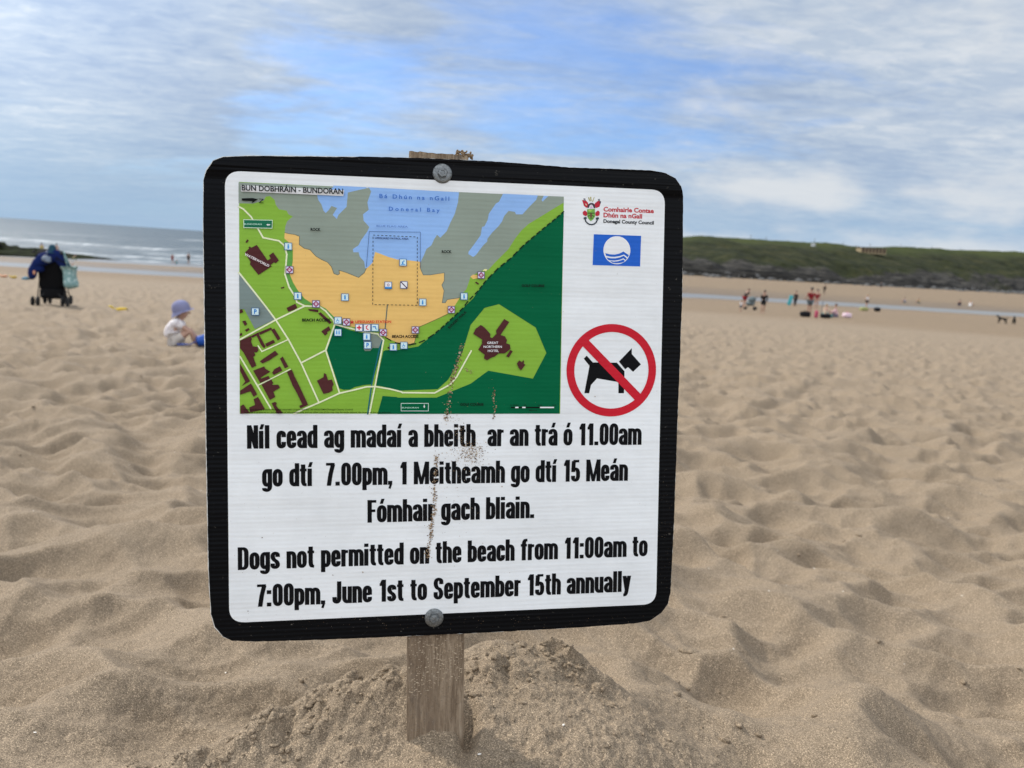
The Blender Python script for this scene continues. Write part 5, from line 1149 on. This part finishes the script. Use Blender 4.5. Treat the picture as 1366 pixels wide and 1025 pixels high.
# toys and bags ---------------------------------------------------------
def boat(x, y, s, label, m):
    r = empty('toy_digger', (x, y, gz(x, y)), 0.4, label=label, cat='toy')
    mb = MB(); mb.lathe([(.05*s, 0), (.09*s, .012*s), (.13*s, .06*s), (.14*s, .075*s), (.12*s, .075*s), (.07*s, .02*s)], (0, 0, 0), seg=18); mb.build('dish', m, r, True)
    mb = MB(); mb.tube([(-.08*s, 0, .07*s), (-.12*s, .02, .11*s), (-.17*s, .02, .12*s)], .016*s, 8); mb.build('handle', m, r, True)
    mb = MB(); mb.box((.05*s, 0, .085*s), (.14*s, .08*s, .03*s), bev=.008*s); mb.build('lid', m, r, True); return r
yel = mat('yellow_plastic', (.60, .42, .03), .4)
boat(-8.08, 15.60, 1.15, 'yellow plastic sand toy lying right of the pushchair', yel)
boat(-20.0, 29.97, 1.0, 'orange and white beach toy at the far left', mat('orange_plastic', (.75, .42, .25), .5)); boat(-19.45, 29.7, 0.9, 'small yellow beach toy beside the orange one', yel)
# grey buggy with canopy
def buggy(x, y, rz, label):
    r = empty('buggy', (x, y, gz(x, y)), rz, label=label, cat='buggy'); cm = cloth('grey_canvas', (.13, .16, .165))
    for sx_ in (-.25, .25):
        for yy, r_ in ((-.28, .13), (.38, .10)): mb = MB(); mb.lathe([(r_*.7, -.02), (r_, -.015), (r_, .015), (r_*.7, .02)], (sx_, yy, r_), 'X', 16); mb.build('wheel', rub, r, True)
        mb = MB(); mb.tube([(sx_, -.28, .13), (sx_, .05, .45), (sx_, -.35, 1.0)], .013, 6); mb.tube([(sx_, .38, .10), (sx_, .05, .45)], .013, 6); mb.build('frame', alu, r)
    MB().tube([(-.25, -.35, 1.0), (.25, -.35, 1.0)], .016, 8).build('handle', rub, r)
    MB().blob((0, .08, .46), (.24, .34, .17), 3).build('seat', cm, r, True); MB().blob((0, -.02, .74), (.26, .28, .24), 3).build('canopy', cm, r, True); return r
buggy(16.95, 56.2, 1.2, 'grey buggy with raised canopy between the two women')
def bag(x, y, d, label, m, m2=None):
    r = empty('beach_bag', (x, y, gz(x, y)), 0.2, label=label, cat='bag'); w, dd, h = d
    o = MB().box((0, 0, h/2), (w, dd, h), bev=min(d)*0.3).build('sack', m, r, True); crumple(o, h*.12, 5, int(w*100)); MB().tube([(-w*.2, 0, h*.9), (-w*.12, 0, h*1.15), (w*.12, 0, h*1.15), (w*.2, 0, h*.9)], .015, 6).build('strap', m2 or m, r); return r
bag(18.1, 48.6, (.62, .35, .34), 'black bag left of the pink towel at the man\'s feet', BLK); bag(19.3, 48.4, (.60, .35, .28), 'black and red bag right of the pink towel', BLK, REDC)
o = MB().box((0, 0, .22), (.20, .18, .44), bev=.05).build('rolled_towel', cloth('hot_pink', (.40, .07, .12)), None, True); o.location = (18.68, 48.3, gz(18.68, 48.3)); tag(o, 'upright rolled pink towel between the two black bags', 'towel')
o = MB().tube([(0, 0, 0), (.03, 0, 1.05)], .025, 8).build('windbreak_pole', mat('grey_pole', (.14, .15, .17), .6), None); o.location = (19.9, 50.7, gz(19.9, 50.7)); tag(o, 'thin grey windbreak pole standing between the sitting people', 'pole')
bag(20.1, 50.0, (.50, .4, .22), 'low teal bag on the sand in front of the sitting people', cloth('teal_bag', (.06, .16, .17)))
bag(22.3, 52.3, (.55, .4, .30), 'white and pink bag at the right end of the sitting group', cloth('pink_white', (.68, .52, .58)), PINK)
bag(34.6, 77.4, (.75, .5, .36), 'yellow green bag near the person in white', cloth('lime_bag', (.30, .30, .12))); bag(36.0, 77.6, (.55, .45, .40), 'black bag right of the yellow green one', BLK)
# turquoise body board
o = MB().box((0, 0, .55), (.42, .05, 1.0), bev=.022).build('body_board', cloth('turquoise', (.07, .38, .42)), None, True); o.location = (27.0, 77.3, gz(27.0, 77.3)+.05); o.rotation_euler = (0.05, .22, .3); tag(o, 'turquoise body board held at the left side of the person in a wetsuit', 'body board')
# two dark dogs
def dog_(x, y, rz, label):
    r = empty('dog', (x, y, gz(x, y)), rz, label=label, cat='dog')
    V = [(0, -.28, .42), (0, 0, .40), (0, .24, .42), (0, .36, .54), (0, .46, .60), (0, .58, .57), (0, -.42, .46), (0, -.56, .58)]; E = [(0, 1), (1, 2), (2, 3), (3, 4), (4, 5), (0, 6), (6, 7)]; Rr = [.085, .095, .12, .07, .065, .035, .03, .015]
    for s in (-1, 1):
        n = len(V); V += [(s*.07, .24, .30), (s*.07, .25, .16), (s*.07, .25, .03)]; E += [(2, n), (n, n+1), (n+1, n+2)]; Rr += [.05, .028, .026]
        n = len(V); V += [(s*.07, -.27, .30), (s*.07, -.38, .17), (s*.07, -.35, .03)]; E += [(0, n), (n, n+1), (n+1, n+2)]; Rr += [.06, .028, .026]
    skin('body', V, E, Rr, cloth('dog_fur', (.02, .018, .016)), r, 2, 1)
    mb = MB()
    for s in (-1, 1): mb.blob((s*.055, .44, .645), (.016, .02, .04), 1)
    mb.build('ears', cloth('dog_ear', (.015, .014, .013)), r, True)
dog_(39.0, 62.3, 0.35, 'dark dog standing at the far right, left of the pair'); dog_(39.72, 61.9, -0.5, 'dark dog standing at the far right, right of the pair')

# seaweed covered rock shelf at the left
rk = empty('rock_outcrop', (-55, 87, gz(-55, 87)), 0, label='low dark rock shelf covered in green weed at the edge of the surf', cat='rocks')
xs = np.linspace(-40, 5.5, 150); ys = np.linspace(-5, 6, 34); XX, YY = np.meshgrid(xs, ys)
prof = np.clip(1-(YY/4.6)**2, 0, 1)*np.clip((5.5-XX)/7, 0, 1)**0.7
stp = 0.85+0.35*(XX < -3)+0.2*(XX < -14); hh = 1.5*prof**0.45*stp*(0.75+0.45*fbm(XX*.35, YY*.5, 71, 4))+0.12*fbm(XX*2, YY*2, 72, 3)*prof-.12
YY2 = YY+XX*0.10+np.where(XX > -3, (XX+3)*0.55, 0)
zb0 = gz(-55, 87); ZZ = np.array([[float(v) for v in row] for row in hh])+(CAM_H-base_zb(XX-55, YY2+87))-zb0
rm = bpy.data.materials.new('weedy_rock'); rm.use_nodes = True; g = NG(rm.node_tree); b = rm.node_tree.nodes['Principled BSDF']; pos = g.n('ShaderNodeNewGeometry').outputs['Position']; nz = g.n('ShaderNodeSeparateXYZ', {0: g.n('ShaderNodeNewGeometry').outputs['Normal']}).outputs[2]
f = g.n('ShaderNodeMapRange', {0: g.math('ADD', nz, g.math('SUBTRACT', g.noise(pos, 1.2, 5, .6), .5)), 1: .75, 2: 1.0, 3: 0, 4: 1}).outputs[0]
rm.node_tree.links.new(g.mix(f, (.006, .006, .005, 1), (.013, .019, .004, 1)), b.inputs['Base Color']); b.inputs['Roughness'].default_value = .95; b.inputs['Specular IOR Level'].default_value = .08
link('shelf', grid_mesh('shelf', np.stack([XX, YY2, ZZ], -1)), rm, rk)

# on the headland --------------------------------------------------------
def hz(x, y): return hill_z(x, y)
hx, hy = 150.5, 338.0
ch = empty('building', (hx, hy, hz(hx, hy)), R(8), label='long low beige building with dark openings on the grassy slope', cat='building')
bw = mat('beige_wall', (.30, .23, .13), .9, nscale=1, namp=.1); dk = mat('brown_shutter', (.05, .025, .015), .7); rf = mat('brown_roof', (.13, .10, .07), .8)
MB().box((0, 0, 1.2), (11.5, 4, 2.4)).build('wall', bw, ch)
mb = MB(); mb.box((0, 0, 2.45), (12.1, 4.6, .25), bev=.04); mb.build('roof', rf, ch)
for k in range(7):
    f = MB().box((-4.8+k*1.6, -2.03, 1.35), (.95, .10, 1.7)).build('window', dk, ch); MB().box((-4.8+k*1.6, -2.10, 2.27), (1.0, .08, .10)).build('lintel', bw, f)
hx, hy = 118, 318
sg = empty('information_board', (hx, hy, hz(hx, hy)), .2, label='small pale board on two legs standing on the headland slope', cat='sign')
MB().box((0, 0, 1.5), (2.0, .12, 1.2), bev=.02).build('panel', mat('pale_panel', (.55, .56, .55), .6), sg); MB().box((-.8, 0, .5), (.12, .12, 1.4)).build('leg', dk, sg); MB().box((.8, 0, .5), (.12, .12, 1.4)).build('leg', dk, sg)
post_m = mat('fence_wood', (.10, .09, .08), .9); first = None
for hx, hy in ((96, 330), (104, 335), (131, 352), (152, 372), (175, 395), (205, 425), (240, 460), (268, 480)):
    if first is None:
        mb = MB(); mb.box((0, 0, .7), (.16, .16, 1.8)); mb.box((0, 0, 1.65), (.24, .24, .10), bev=.02); first = mb.build('fence_post', post_m); o = first
    else: o = first.copy(); COL.objects.link(o)
    o.location = (hx, hy, hz(hx, hy)); tag(o, 'thin dark fence post on the skyline of the headland', 'fence post', 'fence posts along the headland skyline')
